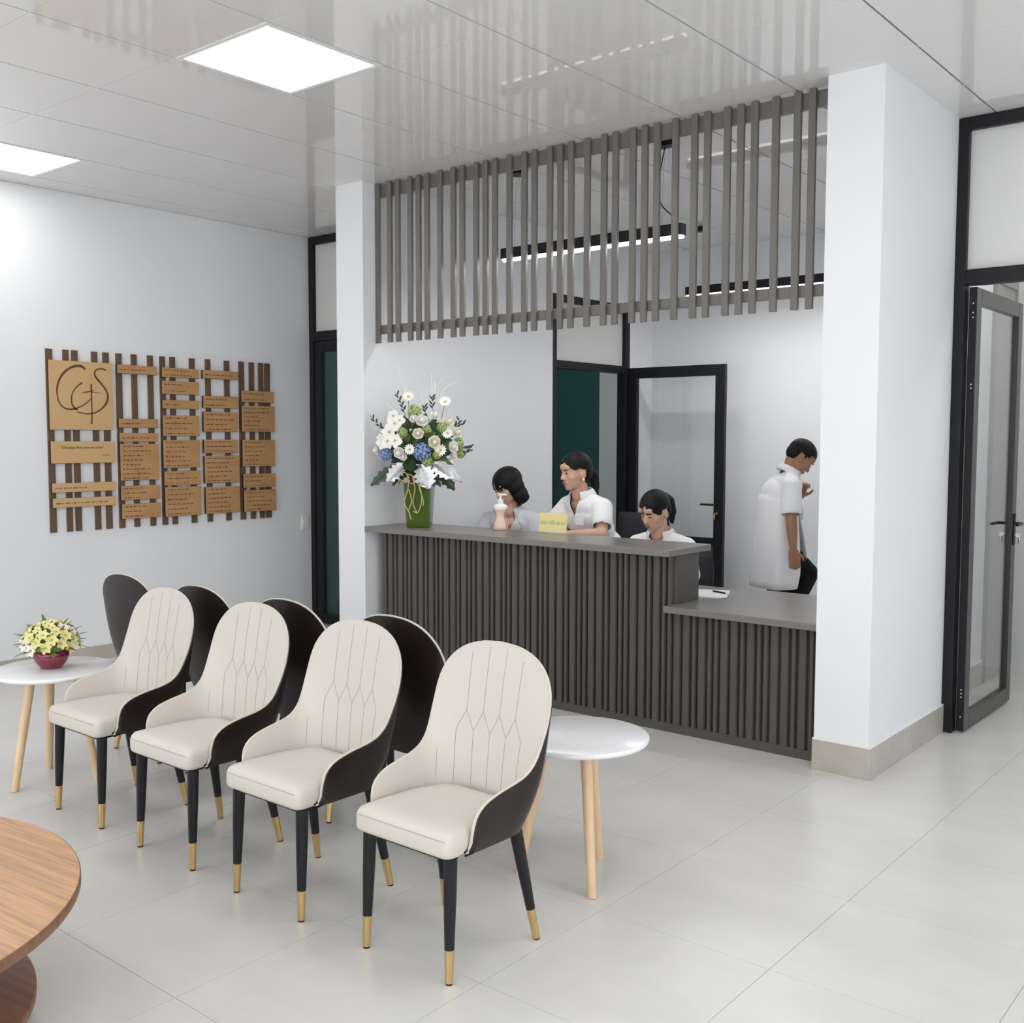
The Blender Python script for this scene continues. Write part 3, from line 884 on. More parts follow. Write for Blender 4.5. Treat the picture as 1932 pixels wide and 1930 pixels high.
for i, (x, y, rz, lab) in enumerate(row):
    c = proto if i == 0 else copy_tree(proto)
    c.location = (x, y, 0); c.rotation_euler = (0, 0, rz)
    c['label'] = lab; c['group'] = 'dining chairs set in two rows back to back'

# ------------------------------------------------------------------ tables
def side_table(label, x, y, z, r, feet):
    t = thing('side_table', label, 'side table', (x, y, 0), 0, 'small round white side tables')
    MB().lathe([(r - 0.02, z - 0.022), (r - 0.004, z - 0.019), (r, z - 0.010), (r - 0.002, z - 0.002), (r - 0.008, z)], 64).build('tabletop', M['whitetop'], t, smooth=True, auto=60)
    for fx, fy in feet:
        a = Vector((fx * 0.55, fy * 0.55, z - 0.022)); b = Vector((fx, fy, 0))
        MB().tube([a, lerp(a, b, 0.5), b], [0.022, 0.0195, 0.0165], 16).build('leg', M['beech'], t, smooth=True, auto=50)
        MB().tube([a, a - Vector((0, 0, 0.008))], [0.034, 0.034], 16).build('leg_plate', M['black'], t)
    return t
side_table('round white side table on beech legs beside the nearest chair', -2.235, 3.10, 0.525, 0.262, [(0.165, -0.14), (-0.165, -0.14), (-0.02, 0.17), ])
side_table('round white side table holding the bowl of yellow flowers', -4.79, 2.42, 0.525, 0.272, [(0.06, -0.228), (-0.147, 0.04), (0.184, 0.107)])

t = thing('coffee_table', 'round wood veneer coffee table cut off at the lower left corner', 'table', (-3.10, 0.785, 0), math.radians(6))
TR = 0.752
MB().lathe([(TR - 0.012, 0.374), (TR, 0.378), (TR, 0.405), (TR - 0.003, 0.408)], 96).build('tabletop', M['tablewood'], t, smooth=True, auto=40)
MB().lathe([(TR - 0.0005, 0.376), (TR + 0.0008, 0.378), (TR + 0.0008, 0.4045), (TR - 0.0005, 0.4065)], 96, cap=False).build('edge_band', M['edge_shade_wood'], t, smooth=True)
MB().lathe([(0.50, 0.0), (0.50, 0.074)], 72).build('base_plinth', M['edge_shade_wood'], t, smooth=True, auto=40)
MB().lathe([(0.622, 0.074), (0.632, 0.078), (0.632, 0.098), (0.628, 0.102)], 72).build('base_disc', M['edge_shade_wood'], t, smooth=True, auto=40)  # shade below the tabletop is put into this darker wood colour
MB().lathe([(0.17, 0.102), (0.15, 0.12), (0.13, 0.18), (0.15, 0.33), (0.2, 0.374)], 48).build('pedestal', M['edge_shade_wood'], t, smooth=True, auto=40)
# ------------------------------------------------------------------ flowers
CR = Vector((0.772, 0.636, 0.0)); CC = Vector((0.636, -0.772, 0.0)); UZ = Vector((0, 0, 1))
M['petal_white'] = mat('white_petal', (0.93, 0.92, 0.89), 0.5)
M['petal_cream'] = mat('cream_petal', (0.92, 0.88, 0.76), 0.5)
M['petal_blue'] = mat('blue_petal', (0.16, 0.25, 0.50), 0.5, noise=((0.32, 0.42, 0.66), 30, (1, 1, 1), 0.4, 0.6))
M['petal_green'] = mat('green_petal', (0.30, 0.42, 0.10), 0.5, noise=((0.55, 0.62, 0.28), 30, (1, 1, 1), 0.4, 0.6))
M['petal_yellow'] = mat('yellow_green_petal', (0.72, 0.72, 0.24), 0.5, noise=((0.82, 0.74, 0.40), 25, (1, 1, 1), 0.4, 0.6))
M['heart'] = mat('flower_heart', (0.72, 0.45, 0.08), 0.5)
M['heart_red'] = mat('flower_lip', (0.55, 0.16, 0.08), 0.5)
M['leaf'] = mat('dark_leaf', (0.025, 0.06, 0.018), 0.35)
M['leaf2'] = mat('mid_leaf', (0.12, 0.22, 0.04), 0.4)
M['silver'] = mat('silver_leaf', (0.50, 0.50, 0.51), 0.28, metal=0.9)
M['twig'] = mat('white_twig', (0.85, 0.85, 0.85), 0.5)
M['sprig'] = mat('dark_sprig', (0.035, 0.045, 0.03), 0.5)
M['vase'] = mat('green_vase', (0.060, 0.115, 0.010), 0.16, spec=0.6, coat=0.3)
M['raffia'] = mat('raffia', (0.55, 0.40, 0.24), 0.6)
M['bowl'] = mat('plum_bowl', (0.22, 0.014, 0.05), 0.12, spec=0.6, coat=0.5)
M['petal_bowl'] = M['petal_yellow']

def frame_from(axis):
    z = Vector(axis).normalized()
    x = z.orthogonal().normalized() if abs(z.z) > 0.98 else UZ.cross(z).normalized()
    y = z.cross(x)
    return Matrix((x, y, z)).transposed()

def petal(mb, base, out, upv, length, width, curl, n=4):
    """a cupped petal: base point, outward direction, up direction"""
    side = out.cross(upv).normalized()
    P = []
    for i in range(n + 1):
        t = i / n
        w = width * math.sin(pi * (0.12 + 0.80 * t)) 
        c = base + out * (length * t) + upv * (curl * length * t * t)
        P.append([c + side * (w * s) + upv * (0.12 * width * (abs(s) ** 2)) for s in (-1, -0.5, 0, 0.5, 1)])
    mb.grid(P)

def flower_mesh(kind):
    m = MB(); h = MB()
    rn = random.Random(11)
    if kind == 'rose':
        m.ball((0, 0, 0.3), (0.26, 0.26, 0.38), 10, 7)
        for ring, (r, n, L, W, cu, z0) in enumerate(((0.18, 4, 0.62, 0.42, 1.5, 0.15), (0.28, 5, 0.72, 0.5, 1.0, 0.0), (0.36, 6, 0.78, 0.52, 0.45, -0.1))):
            for k in range(n):
                a = 2 * pi * (k + 0.5 * ring) / n
                d = Vector((math.cos(a), math.sin(a), 0))
                petal(m, d * r * 0.4 + Vector((0, 0, z0)), (d * 0.9 + Vector((0, 0, 0.9 - 0.25 * ring))).normalized(), (Vector((0, 0, 1)) * 0.5 - d * 0.9).normalized(), L, W, cu * 0.3)
    elif kind == 'orchid':
        for k in range(5):
            a = 2 * pi * k / 5 + pi / 2
            d = Vector((math.cos(a), math.sin(a), 0.05)).normalized()
            petal(m, d * 0.05, d, Vector((0, 0, 1)), 0.95, 0.52 if k in (1, 4) else 0.36, 0.05)
        h.ball((0, 0, 0.1), (0.14, 0.2, 0.14), 8, 6)
    elif kind == 'daisy':
        for k in range(13):
            a = 2 * pi * k / 13
            d = Vector((math.cos(a), math.sin(a), 0.12)).normalized()
            petal(m, d * 0.15, d, Vector((0, 0, 1)), 0.85, 0.19, 0.1, 3)
        h.ball((0, 0, 0.06), (0.24, 0.24, 0.14), 10, 6)
    elif kind == 'hydrangea':
        for k in range(46):
            zz = 1 - 1.7 * (k + 0.5) / 46
            a = k * 2.39996
            r = math.sqrt(max(0, 1 - zz * zz))
            n = Vector((r * math.cos(a), r * math.sin(a), zz))
            R = frame_from(n)
            for q in range(4):
                b = pi / 2 * q + rn.random()
                d = R @ Vector((math.cos(b), math.sin(b), 0.15))
                petal(m, n * (0.80 + 0.12 * rn.random()), d.normalized(), n, 0.27, 0.14, 0.25, 2)
        m.ball((0, 0, 0), 0.62, 10, 7)
    elif kind == 'lily':       # small five petal blossom of the yellow bowl
        for k in range(6):
            a = 2 * pi * k / 6
            d = Vector((math.cos(a), math.sin(a), 0.55)).normalized()
            petal(m, d * 0.05, d, (Vector((0, 0, 1)) - d * 0.3).normalized(), 0.95, 0.34, -0.25, 3)
        h.ball((0, 0, 0.2), (0.13, 0.13, 0.2), 8, 6)
    return m, h
FM = {}
def flower(kind, pos, axis, size, m, parent, name=None, hm=None, spin=0.0):
    if kind not in FM:
        a, b = flower_mesh(kind)
        FM[kind] = (a, b, {})
    a, b, cache_ = FM[kind]
    key = m.name
    if key not in cache_:
        me = a.mesh(kind, True)
        me.materials.append(m); 
        mh = None
        if b.v:
            mh = b.mesh(kind + '_heart', True); mh.materials.append(hm or M['heart'])
        cache_[key] = (me, mh)
    me, mh = cache_[key]
    o = bpy.data.objects.new(name or kind, me); COL.objects.link(o); o.parent = parent
    R = frame_from(axis).to_4x4() @ Matrix.Rotation(spin, 4, 'Z')
    o.matrix_local = Matrix.Translation(pos) @ R @ Matrix.Scale(size, 4)
    if mh:
        c = bpy.data.objects.new('heart', mh); COL.objects.link(c); c.parent = o
    return o

def leaf_blade(mb, base, direction, normal, L, W, droop=0.2, n=6, lobes=0):
    d = Vector(direction).normalized(); nn = Vector(normal).normalized()
    s = d.cross(nn).normalized(); nn = s.cross(d)
    P = []
    for i in range(n + 1):
        t = i / n
        w = W * math.sin(pi * (0.06 + 0.9 * t)) ** 0.8
        if lobes and i % 2 == 1:
            w *= 0.62
        c = Vector(base) + d * (L * t) - nn * (droop * L * t * t)
        P.append([c + s * (w * q) + nn * (0.18 * W * abs(q)) for q in (-1, -0.5, 0, 0.5, 1)])
    mb.grid(P)

VB = Vector((-4.963, 5.055, CT))
arr = thing('flower_arrangement', 'tall white and blue flower arrangement in a green vase on the counter ledge', 'flower arrangement', VB)
Z = 0.0006627
def fp(zx, zy, w=0.0):
    return CR * ((zx - 690) * Z) + UZ * ((1690 - zy) * Z) + CC * w
def dome(zx, zy, f=0.8):
    du, dv = (zx - 690) * Z, (830 - zy) * Z
    return fp(zx, zy, f * math.sqrt(max(0.0, 0.30 ** 2 - du * du - dv * dv)) - 0.04)
vm = MB()
rot = Matrix.Rotation(math.radians(33), 3, 'Z')
def sq(hw, z, r=0.012):
    return [rot @ Vector((x, y, z)) for x, y in rounded([(-hw, -hw), (hw, -hw), (hw, hw), (-hw, hw)], r, 4)]
rings = [sq(0.070, 0.0), sq(0.074, 0.004), sq(0.078, 0.05), sq(0.092, 0.29), sq(0.093, 0.296), sq(0.086, 0.296), sq(0.080, 0.24)]
n = len(rings[0])
vv = [p for r in rings for p in r]; ff = []
for i in range(len(rings) - 1):
    for k in range(n):
        k2 = (k + 1) % n
        ff.append((i * n + k, i * n + k2, (i + 1) * n + k2, (i + 1) * n + k))
ff += [tuple(range(n - 1, -1, -1)), tuple((len(rings) - 1) * n + k for k in range(n))]
vm.add(vv, ff).build('vase', M['vase'], arr, smooth=True, auto=50)
for zx, zy, s, k in [(705,755,.040,'rose'),(740,635,.046,'rose'),(660,612,.032,'rose'),(855,835,.045,'rose'),(520,935,.041,'rose'),(280,915,.033,'rose'),(985,640,.038,'rose'),(1065,740,.040,'rose'),(1030,880,.043,'rose'),(1035,965,.032,'rose'),(860,580,.036,'rose'),(560,975,.028,'rose')]:
    p = dome(zx, zy); ax = (p - fp(690, 900, -0.12))
    flower('rose', p, ax, s * 1.3, M['petal_cream'] if zx % 2 else M['petal_white'], arr, spin=zx)
for zx, zy, s in [(470,650,.055),(415,735,.055),(400,830,.05),(345,845,.045),(475,820,.052),(450,575,.042),(520,620,.04),(320,790,.03)]:
    p = dome(zx, zy) + CC * 0.01
    flower('orchid', p, CC + CR * -0.15 + UZ * 0.1, s, M['petal_white'], arr, hm=M['heart'], spin=zx * 0.7)
for zx, zy, s in [(620,905,.034),(920,912,.037),(985,745,.034),(590,385,.033),(955,435,.034)]:
    hi = zy < 500
    p = fp(zx, zy, 0.05) if hi else dome(zx, zy)
    flower('daisy', p, (CC + UZ * (0.7 if hi else 0.1)), s * (1.25 if hi else 1.1), M['petal_white'], arr, spin=zx)
for zx, zy, s, m in [(740,930,.060,'petal_blue'),(375,955,.042,'petal_blue'),(660,535,.046,'petal_green'),(545,740,.036,'petal_green'),(1085,850,.040,'petal_green'),(930,690,.034,'petal_green'),(785,1015,.038,'petal_green'),(1105,945,.034,'petal_green'),(780,700,.03,'petal_green'),(880,960,.03,'petal_green')]:
    p = dome(zx, zy) - CC * 0.015
    flower('hydrangea', p, p - fp(690, 900, -0.12), s, M[m], arr, name='hydrangea' if m == 'petal_blue' else 'green_blossom')
# blossoms on the side turned to the reception
for zx, zy, s, k, m in [(600,620,.04,'rose','petal_white'),(780,640,.042,'rose','petal_cream'),(700,780,.045,'rose','petal_white'),(520,820,.04,'rose','petal_cream'),(900,800,.04,'rose','petal_white'),(640,930,.05,'hydrangea','petal_blue'),(820,930,.04,'rose','petal_white'),(420,900,.036,'rose','petal_cream')]:
    du, dv = (zx - 690) * Z, (830 - zy) * Z
    p = fp(zx, zy, -0.7 * math.sqrt(max(0.0, 0.26 ** 2 - du * du - dv * dv)))
    flower(k, p, p - fp(690, 900, 0.1), s, M[m], arr)
# foliage filling
rn = random.Random(5)
for k in range(70):
    a = k * 2.39996; zz = 1 - 1.75 * (k + 0.5) / 70
    r = math.sqrt(max(0, 1 - zz * zz))
    dvec = CR * (r * math.cos(a) * 0.235) + CC * (r * math.sin(a) * 0.17) + UZ * (zz * 0.19)
    base = fp(690, 860, -0.01) + dvec * 0.62
    lb = MB()
    leaf_blade(lb, base, dvec + UZ * 0.02, CC + UZ * 0.4, rn.uniform(0.07, 0.11), rn.uniform(0.018, 0.03), 0.25, 5)
    lb.build('leaf', M['leaf'] if k % 3 else M['leaf2'], arr, smooth=True)
MB().ball(fp(690, 880, -0.01), (0.13, 0.13, 0.12), 12, 8).build('floral_foam', M['leaf'], arr, smooth=True)
# large monstera leaves round the rim
for zx, zy, tx, ty, L, W, m, w0 in [(720,1060,800,1290,.19,.085,'silver',.10),(560,1050,380,1220,.17,.06,'silver',.09),(830,1040,1040,1190,.19,.06,'silver',.08),(880,1020,1130,1230,.21,.04,'silver',.05),
        (800,1020,1040,1040,.18,.05,'silver',.03),(500,1060,200,1260,.22,.05,'leaf',.04),(860,1080,1050,1310,.20,.05,'leaf',.03),(600,1070,430,1260,.15,.045,'leaf',.07),(640,1040,560,1100,.10,.06,'leaf',.11),
        (600,1060,640,1290,.15,.07,'leaf',-.12),(800,1060,900,1290,.17,.08,'silver',-.12)]:
    a = fp(zx, zy, w0); b = fp(tx, ty, w0 * 1.35)
    lb = MB(); leaf_blade(lb, a, b - a, (CC * (1 if w0 > 0 else -1) + UZ * 0.6), (b - a).length, W, 0.12, 10, lobes=1)
    lb.build('monstera_leaf', M[m], arr, smooth=True)
for pts in [[(560,600),(550,320),(505,190),(490,60)],[(545,480),(470,340),(330,205)],[(500,560),(430,500),(320,420),(240,400)],[(840,600),(850,320),(935,200)],[(870,560),(905,400),(960,290),(1080,228)],[(840,420),(825,330),(818,155)],[(760,520),(765,300)],[(740,480),(710,365)],[(920,500),(945,340)],[(560,330),(575,260)],[(850,330),(850,230)]]:
    P = catmull([fp(x, y, 0.03) for x, y in pts], 12)
    MB().tube(P, [lerp(0.0032, 0.0014, i / 11) for i in range(12)], 6).build('white_twig', M['twig'], arr, smooth=True)
for pts, nl in [([(560,600),(530,480),(465,340)], 8), ([(420,720),(330,690),(265,640),(200,560)], 6), ([(1020,720),(1080,670),(1160,640)], 5), ([(1040,700),(1085,640),(1095,590)], 3), ([(840,560),(825,450),(828,365)], 6), ([(1090,900),(1160,890),(1215,880)], 5), ([(1090,920),(1150,930),(1200,915)], 4), ([(760,560),(750,470)], 4)]:
    P = catmull([fp(x, y, 0.04) for x, y in pts], 12)
    sp = MB().tube(P, 0.0015, 5).build('sprig', M['sprig'], arr, smooth=True)
    for q in range(nl):
        i = 3 + int(8 * q / nl)
        d = (P[min(i + 1, 11)] - P[i - 1]).normalized()
        lb = MB(); leaf_blade(lb, P[i], d + (CR * (1 if q % 2 else -1)) * 0.7, CC, 0.034, 0.006, 0.1, 4)
        lb.build('sprig_leaf', M['sprig'], sp, smooth=True)
for a, b in [((592,600),(590,400)), ((915,600),(952,450))]:
    MB().tube([fp(*a, 0.03), fp(*b, 0.05)], 0.0022, 6).build('flower_stem', M['leaf2'], arr, smooth=True)
for pts in [[(520,1140),(500,1190),(545,1215),(590,1180),(570,1140),(530,1135)],[(580,1150),(640,1170),(650,1240),(600,1230),(585,1160)],[(600,1170),(590,1300),(555,1430),(600,1530),(620,1600)],[(640,1180),(660,1300),(640,1430),(680,1540)],[(650,1190),(715,1300),(725,1420),(690,1530),(640,1520)],[(600,1300),(625,1420),(590,1520)],[(700,1280),(740,1400),(740,1465)],[(510,1200),(490,1240),(470,1270)]]:
    P = catmull([fp(x, y, 0.125 - (y - 1150) * 0.00001) for x, y in pts], 20)
    MB().tube(P, 0.0035, 6).build('raffia_strand', M['raffia'], arr, smooth=True)

# bowl of yellow flowers on the left side table
bw = thing('flower_bowl', 'plum coloured bowl of yellow green blossoms on the white side table', 'flower bowl', (-4.80, 2.415, 0.5252))
MB().lathe([(0.044, 0.0), (0.050, 0.003), (0.070, 0.03), (0.081, 0.056), (0.080, 0.075), (0.072, 0.088), (0.066, 0.088), (0.072, 0.072), (0.06, 0.06)], 40).build('bowl', M['bowl'], bw, smooth=True, auto=60)
rn = random.Random(9)
MB().ball((0, 0, 0.115), (0.09, 0.09, 0.06), 12, 8).build('moss', M['leaf2'], bw, smooth=True)
for k in range(46):
    a = k * 2.39996; zz = 1 - 1.12 * (k + 0.5) / 46
    r = math.sqrt(max(0, 1 - zz * zz))
    n = Vector((r * math.cos(a), r * math.sin(a), zz))
    p = Vector((n.x * 0.122, n.y * 0.122, 0.112 + n.z * 0.105)) * 1.0
    flower('lily', p, n + Vector((0, 0, 0.15)), rn.uniform(0.028, 0.037), M['petal_yellow'] if k % 4 else M['petal_cream'], bw, name='blossom', hm=M['heart_red'] if k % 5 == 0 else M['heart'], spin=k)
for k in range(34):
    a = k * 2.39996 + 0.6; zz = 0.9 - 1.15 * (k + 0.5) / 34
    r = math.sqrt(max(0, 1 - zz * zz))
    n = Vector((r * math.cos(a), r * math.sin(a), zz))
    lb = MB(); leaf_blade(lb, Vector((n.x * 0.085, n.y * 0.085, 0.105 + n.z * 0.07)), n + Vector((0, 0, 0.1)), Vector((0, 0, 1)) + n * 0.2, rn.uniform(0.065, 0.10), 0.011, 0.2, 5)
    lb.build('leaf', M['leaf2'] if k % 2 else M['leaf'], bw, smooth=True)

# ------------------------------------------------------------------ things on the counter
so = thing('soap_dispenser', 'peach coloured pump bottle with white pump on the counter ledge', 'pump bottle', (-4.389, 5.215, CT + 0.0003), math.radians(30))
M['soap'] = mat('peach_soap', (0.78, 0.58, 0.46), 0.2, spec=0.5)
M['redline'] = mat('red_label_edge', (0.6, 0.10, 0.12), 0.4)
def ell(prof, seg=28, fy=0.62):
    m = MB()
    m.lathe(prof, seg)
    m.v = [(x, y * fy, z) for x, y, z in m.v]
    return m
BP = [(0.040, 0.0), (0.047, 0.004), (0.050, 0.02), (0.046, 0.045), (0.034, 0.075), (0.031, 0.092), (0.035, 0.112), (0.045, 0.135), (0.048, 0.148), (0.042, 0.160), (0.026, 0.170), (0.019, 0.174)]
ell(BP).build('bottle', M['soap'], so, smooth=True, auto=60)
ell([(r + 0.0006, z) for r, z in BP[7:]]).build('shoulder', M['whiteplastic'], so, smooth=True, auto=60)
for s in (-1, 1):
    P = [(s * (r * 0.86), -r * 0.62 * 0.52 - 0.001, z) for r, z in BP[2:9]]
    MB().tube(catmull(P, 16), 0.0022, 6).build('label_edge', M['redline'], so, smooth=True)
pm = MB().lathe([(0.019, 0.172), (0.019, 0.196), (0.008, 0.199), (0.006, 0.222), (0.012, 0.224), (0.012, 0.231), (0.006, 0.233)], 20)
pm.tube([(0, 0, 0.228), (0.030, 0.004, 0.230), (0.040, 0.004, 0.224)], [0.008, 0.006, 0.004], 8).tube([(0, 0, 0.229), (-0.018, 0, 0.231)], [0.008, 0.007], 8)
pm.build('pump', M['whiteplastic'], so, smooth=True, auto=50)

sg = thing('desk_sign', 'clear acrylic stand with a yellow card reading BÀN TIẾP ĐÓN on the ledge', 'desk sign', (-3.985, 5.235, CT + 0.0003), math.radians(4))
M['acrylic'] = glass_mat('acrylic', (0.99, 0.99, 1.0), 0.99)
M['yellow'] = mat('yellow_card', (0.90, 0.76, 0.30), 0.5)
M['greenink'] = mat('green_ink', (0.22, 0.48, 0.10), 0.5)
tilt = Matrix.Rotation(math.radians(-8), 4, 'X')
cd = box('card', M['yellow'], -0.104, 0.104, -0.0005, 0.0005, 0.008, 0.128, sg); cd.matrix_local = tilt
ac = box('acrylic_front', M['acrylic'], -0.116, 0.116, -0.004, -0.0015, 0.003, 0.134, sg); ac.matrix_local = tilt
ac = box('acrylic_back', M['acrylic'], -0.116, 0.116, 0.0015, 0.004, 0.003, 0.134, sg); ac.matrix_local = tilt
box('acrylic_base', M['acrylic'], -0.122, 0.122, -0.045, 0.04, 0.0, 0.003, sg)
tx = text('card_text', 'BÀN TIẾP ĐÓN', 0.027, M['greenink'], cd, (0, -0.0009, 0.055), (pi / 2, 0, 0), 'CENTER', 0.0002)

pp = thing('paper_stack', 'white papers with a pen lying on the low worktop', 'papers', (-2.985, 5.40, 0.7103), math.radians(20))
for k in range(4):
    o = box('sheet', M['white'], -0.105, 0.105, -0.148, 0.148, 0.0008 * k, 0.0008 * k + 0.0006, pp)
    o.rotation_euler = (0, 0, 0.05 * (k - 1.5)); o.location = (0.006 * k, 0.004 * k, 0)
pn = thing('pen', 'black pen with a white cap on the papers by the counter', 'pen', (-2.93, 5.46, 0.7185), math.radians(-20))
MB().tube([(-0.06, 0, 0), (0.05, 0, 0)], 0.0048, 10).build('barrel', M['black'], pn, smooth=True, auto=50)
MB().tube([(0.05, 0, 0), (0.078, 0, 0)], 0.0052, 10).build('cap', M['whiteplastic'], pn, smooth=True, auto=50)

# ------------------------------------------------------------------ office chairs
def office_chair(label, x, y, rz, top):
    t = thing('office_chair', label, 'office chair', (x, y, 0), rz, 'black office chairs behind the counter')
    for k in range(5):
        a = 2 * pi * k / 5
        d = Vector((math.cos(a), math.sin(a), 0))
        MB().tube([d * 0.03 + UZ * 0.10, d * 0.28 + UZ * 0.065], [0.022, 0.014], 10).build('base_arm', M['black'], t, smooth=True)
        MB().tube([d * 0.28 + d.cross(UZ) * 0.02 + UZ * 0.027, d * 0.28 - d.cross(UZ) * 0.02 + UZ * 0.027], 0.027, 14).build('castor', M['rubber'], t, smooth=True, auto=50)
    MB().lathe([(0.03, 0.09), (0.03, 0.25), (0.018, 0.25), (0.018, 0.44)], 16).build('gas_lift', M['black'], t, smooth=True, auto=40)
    cushion(rounded([(-.23, -.22), (.23, -.22), (.22, .22), (-.22, .22)], .07, 6), [(0.02, .435), (0.0, .45), (0.0, .475), (0.02, .495), (0.08, .505), (0.18, .507)]).build('seat', M['officefab'], t, smooth=True, auto=60)
    P = []
    for i in range(11):
        z = lerp(0.56, top, i / 10)
        hw = 0.21 * (1 - 0.25 * (abs(i / 10 - 0.4)) ** 1.5)
        yb = 0.235 + 0.05 * (i / 10)
        P.append([(hw * s, yb - 0.03 * (1 - s * s), z) for s in (-1, -.6, -.2, .2, .6, 1)])
    b = MB().grid(P).build('backrest', M['officefab'], t, smooth=True)
    sm = b.modifiers.new('solid', 'SOLIDIFY'); sm.thickness = 0.035; sm.offset = 1
    MB().tube([(0, 0.1, 0.45), (0, 0.27, 0.46), (0, 0.30, 0.60), (0, 0.29, 0.75)], 0.02, 10).build('back_bar', M['black'], t, smooth=True)
    return t
M['officefab'] = mat('black_fabric', (0.016, 0.017, 0.021), 0.6)
office_chair('empty black office chair between the standing woman and the seated woman', -4.16, 6.55, math.radians(30), 1.05)
office_chair('black office chair under the woman in the pale grey coat', -4.83, 5.90, math.radians(20), 0.86)
office_chair('black office chair under the woman writing with her head bowed', -3.57, 5.93, math.radians(5), 0.84)

# ------------------------------------------------------------------ people
def skinmat(name, c, c2):
    return mat(name, c, 0.45, spec=0.35, noise=(c2, 14, (1, 1, 1), 0.4, 0.7))
M['skin_f'] = skinmat('light_skin', (0.64, 0.38, 0.265), (0.68, 0.42, 0.30))
M['skin_m'] = skinmat('tan_skin', (0.36, 0.185, 0.11), (0.40, 0.21, 0.13))
M['hair'] = mat('black_hair', (0.005, 0.0045, 0.0045), 0.5, spec=0.2, noise=((0.010, 0.009, 0.008), 60, (3, 3, 0.3), 0.4, 0.6), bump=0.25, bump_scale=70)
M['cloth_white'] = mat('white_cotton', (0.84, 0.84, 0.86), 0.8, spec=0.2, bump=0.12, bump_scale=14)
M['cloth_grey'] = mat('pale_grey_cotton', (0.62, 0.62, 0.67), 0.8, spec=0.2, bump=0.12, bump_scale=14)
M['cloth_black'] = mat('black_trousers', (0.010, 0.010, 0.012), 0.8, spec=0.2)
M['seam'] = mat('coat_seam', (0.30, 0.30, 0.33), 0.8)
M['lip'] = mat('lips', (0.38, 0.12, 0.11), 0.45)
M['eye_w'] = mat('eye_white', (0.75, 0.72, 0.70), 0.25)
M['eye_d'] = mat('iris', (0.012, 0.008, 0.006), 0.15)
M['navy'] = mat('navy_piping', (0.05, 0.05, 0.16), 0.6)
M['pearl'] = mat('pearl', (0.85, 0.83, 0.8), 0.15)

def V(*a): return Vector(a)
def blob(name, prims, voxel, smooth, m, parent):
    mb = MB()
    for p in prims:
        if p[0] == 'e':
            mb.ball(p[1], p[2], 16, 12, p[3] if len(p) > 3 else None)
        else:
            _, a, ra, b, rb = p
            a = Vector(a); b = Vector(b)
            mb.ball(a, ra, 14, 10); mb.ball(b, rb, 14, 10)
            d = (b - a)
            if d.length > 1e-5:
                mb.tube([a, b], [ra, rb], 14)
    me = mb.mesh('tmp')
    o = bpy.data.objects.new('tmp', me); COL.objects.link(o)
    r = o.modifiers.new('r', 'REMESH'); r.mode = 'VOXEL'; r.voxel_size = voxel; r.adaptivity = 0
    if smooth:
        s = o.modifiers.new('s', 'SMOOTH'); s.factor = 0.5; s.iterations = smooth
    bpy.context.view_layer.update()
    ev = o.evaluated_get(bpy.context.evaluated_depsgraph_get())
    out = bpy.data.meshes.new_from_object(ev)
    bpy.data.objects.remove(o); bpy.data.meshes.remove(me)
    out.name = name
    out.materials.clear(); out.materials.append(m)
    out.polygons.foreach_set('use_smooth', [True] * len(out.polygons))
    return link(name, out, None, parent)

def cut(o, test):
    bm = bmesh.new(); bm.from_mesh(o.data)
    dead = [f for f in bm.faces if test(f.calc_center_median())]
    bmesh.ops.delete(bm, geom=dead, context='FACES')
    bm.to_mesh(o.data); bm.free()

def hand(prims, wrist, direction, palm_n, thumb_side, curl=0.5, s=1.0):
    """palm plus five unequal bent fingers; direction = along the hand, palm_n = out of the palm"""
    d = Vector(direction).normalized(); n = Vector(palm_n); n = (n - d * n.dot(d)).normalized()
    side = d.cross(n).normalized() * thumb_side
    w = Vector(wrist)
    for q in (-0.026, -0.009, 0.009, 0.026):
        prims.append(('c', w + d * 0.01 * s + side * q * 0.7 * s, 0.014 * s, w + d * 0.085 * s + side * q * s, 0.0125 * s))
    L = [0.066, 0.078, 0.072, 0.056]
    for k, q in enumerate((0.030, 0.0105, -0.0105, -0.030)):
        a = w + d * 0.088 * s + side * q * s
        p1 = a + (d * math.cos(curl * 0.6) + n * math.sin(curl * 0.6)) * L[k] * 0.45 * s
        p2 = p1 + (d * math.cos(curl * 1.5) + n * math.sin(curl * 1.5)) * L[k] * 0.33 * s
        p3 = p2 + (d * math.cos(curl * 2.2) + n * math.sin(curl * 2.2)) * L[k] * 0.25 * s
        prims += [('c', a, 0.0095 * s, p1, 0.0088 * s), ('c', p1, 0.0088 * s, p2, 0.0082 * s), ('c', p2, 0.0082 * s, p3, 0.0072 * s)]
    a = w + d * 0.028 * s + side * 0.028 * s
    p1 = a + (d * 0.6 + side * 0.65 + n * 0.3).normalized() * 0.042 * s
    p2 = p1 + (d * 0.85 + side * 0.25 + n * 0.4).normalized() * 0.032 * s
    prims += [('c', a, 0.0125 * s, p1, 0.0105 * s), ('c', p1, 0.0105 * s, p2, 0.0085 * s)]

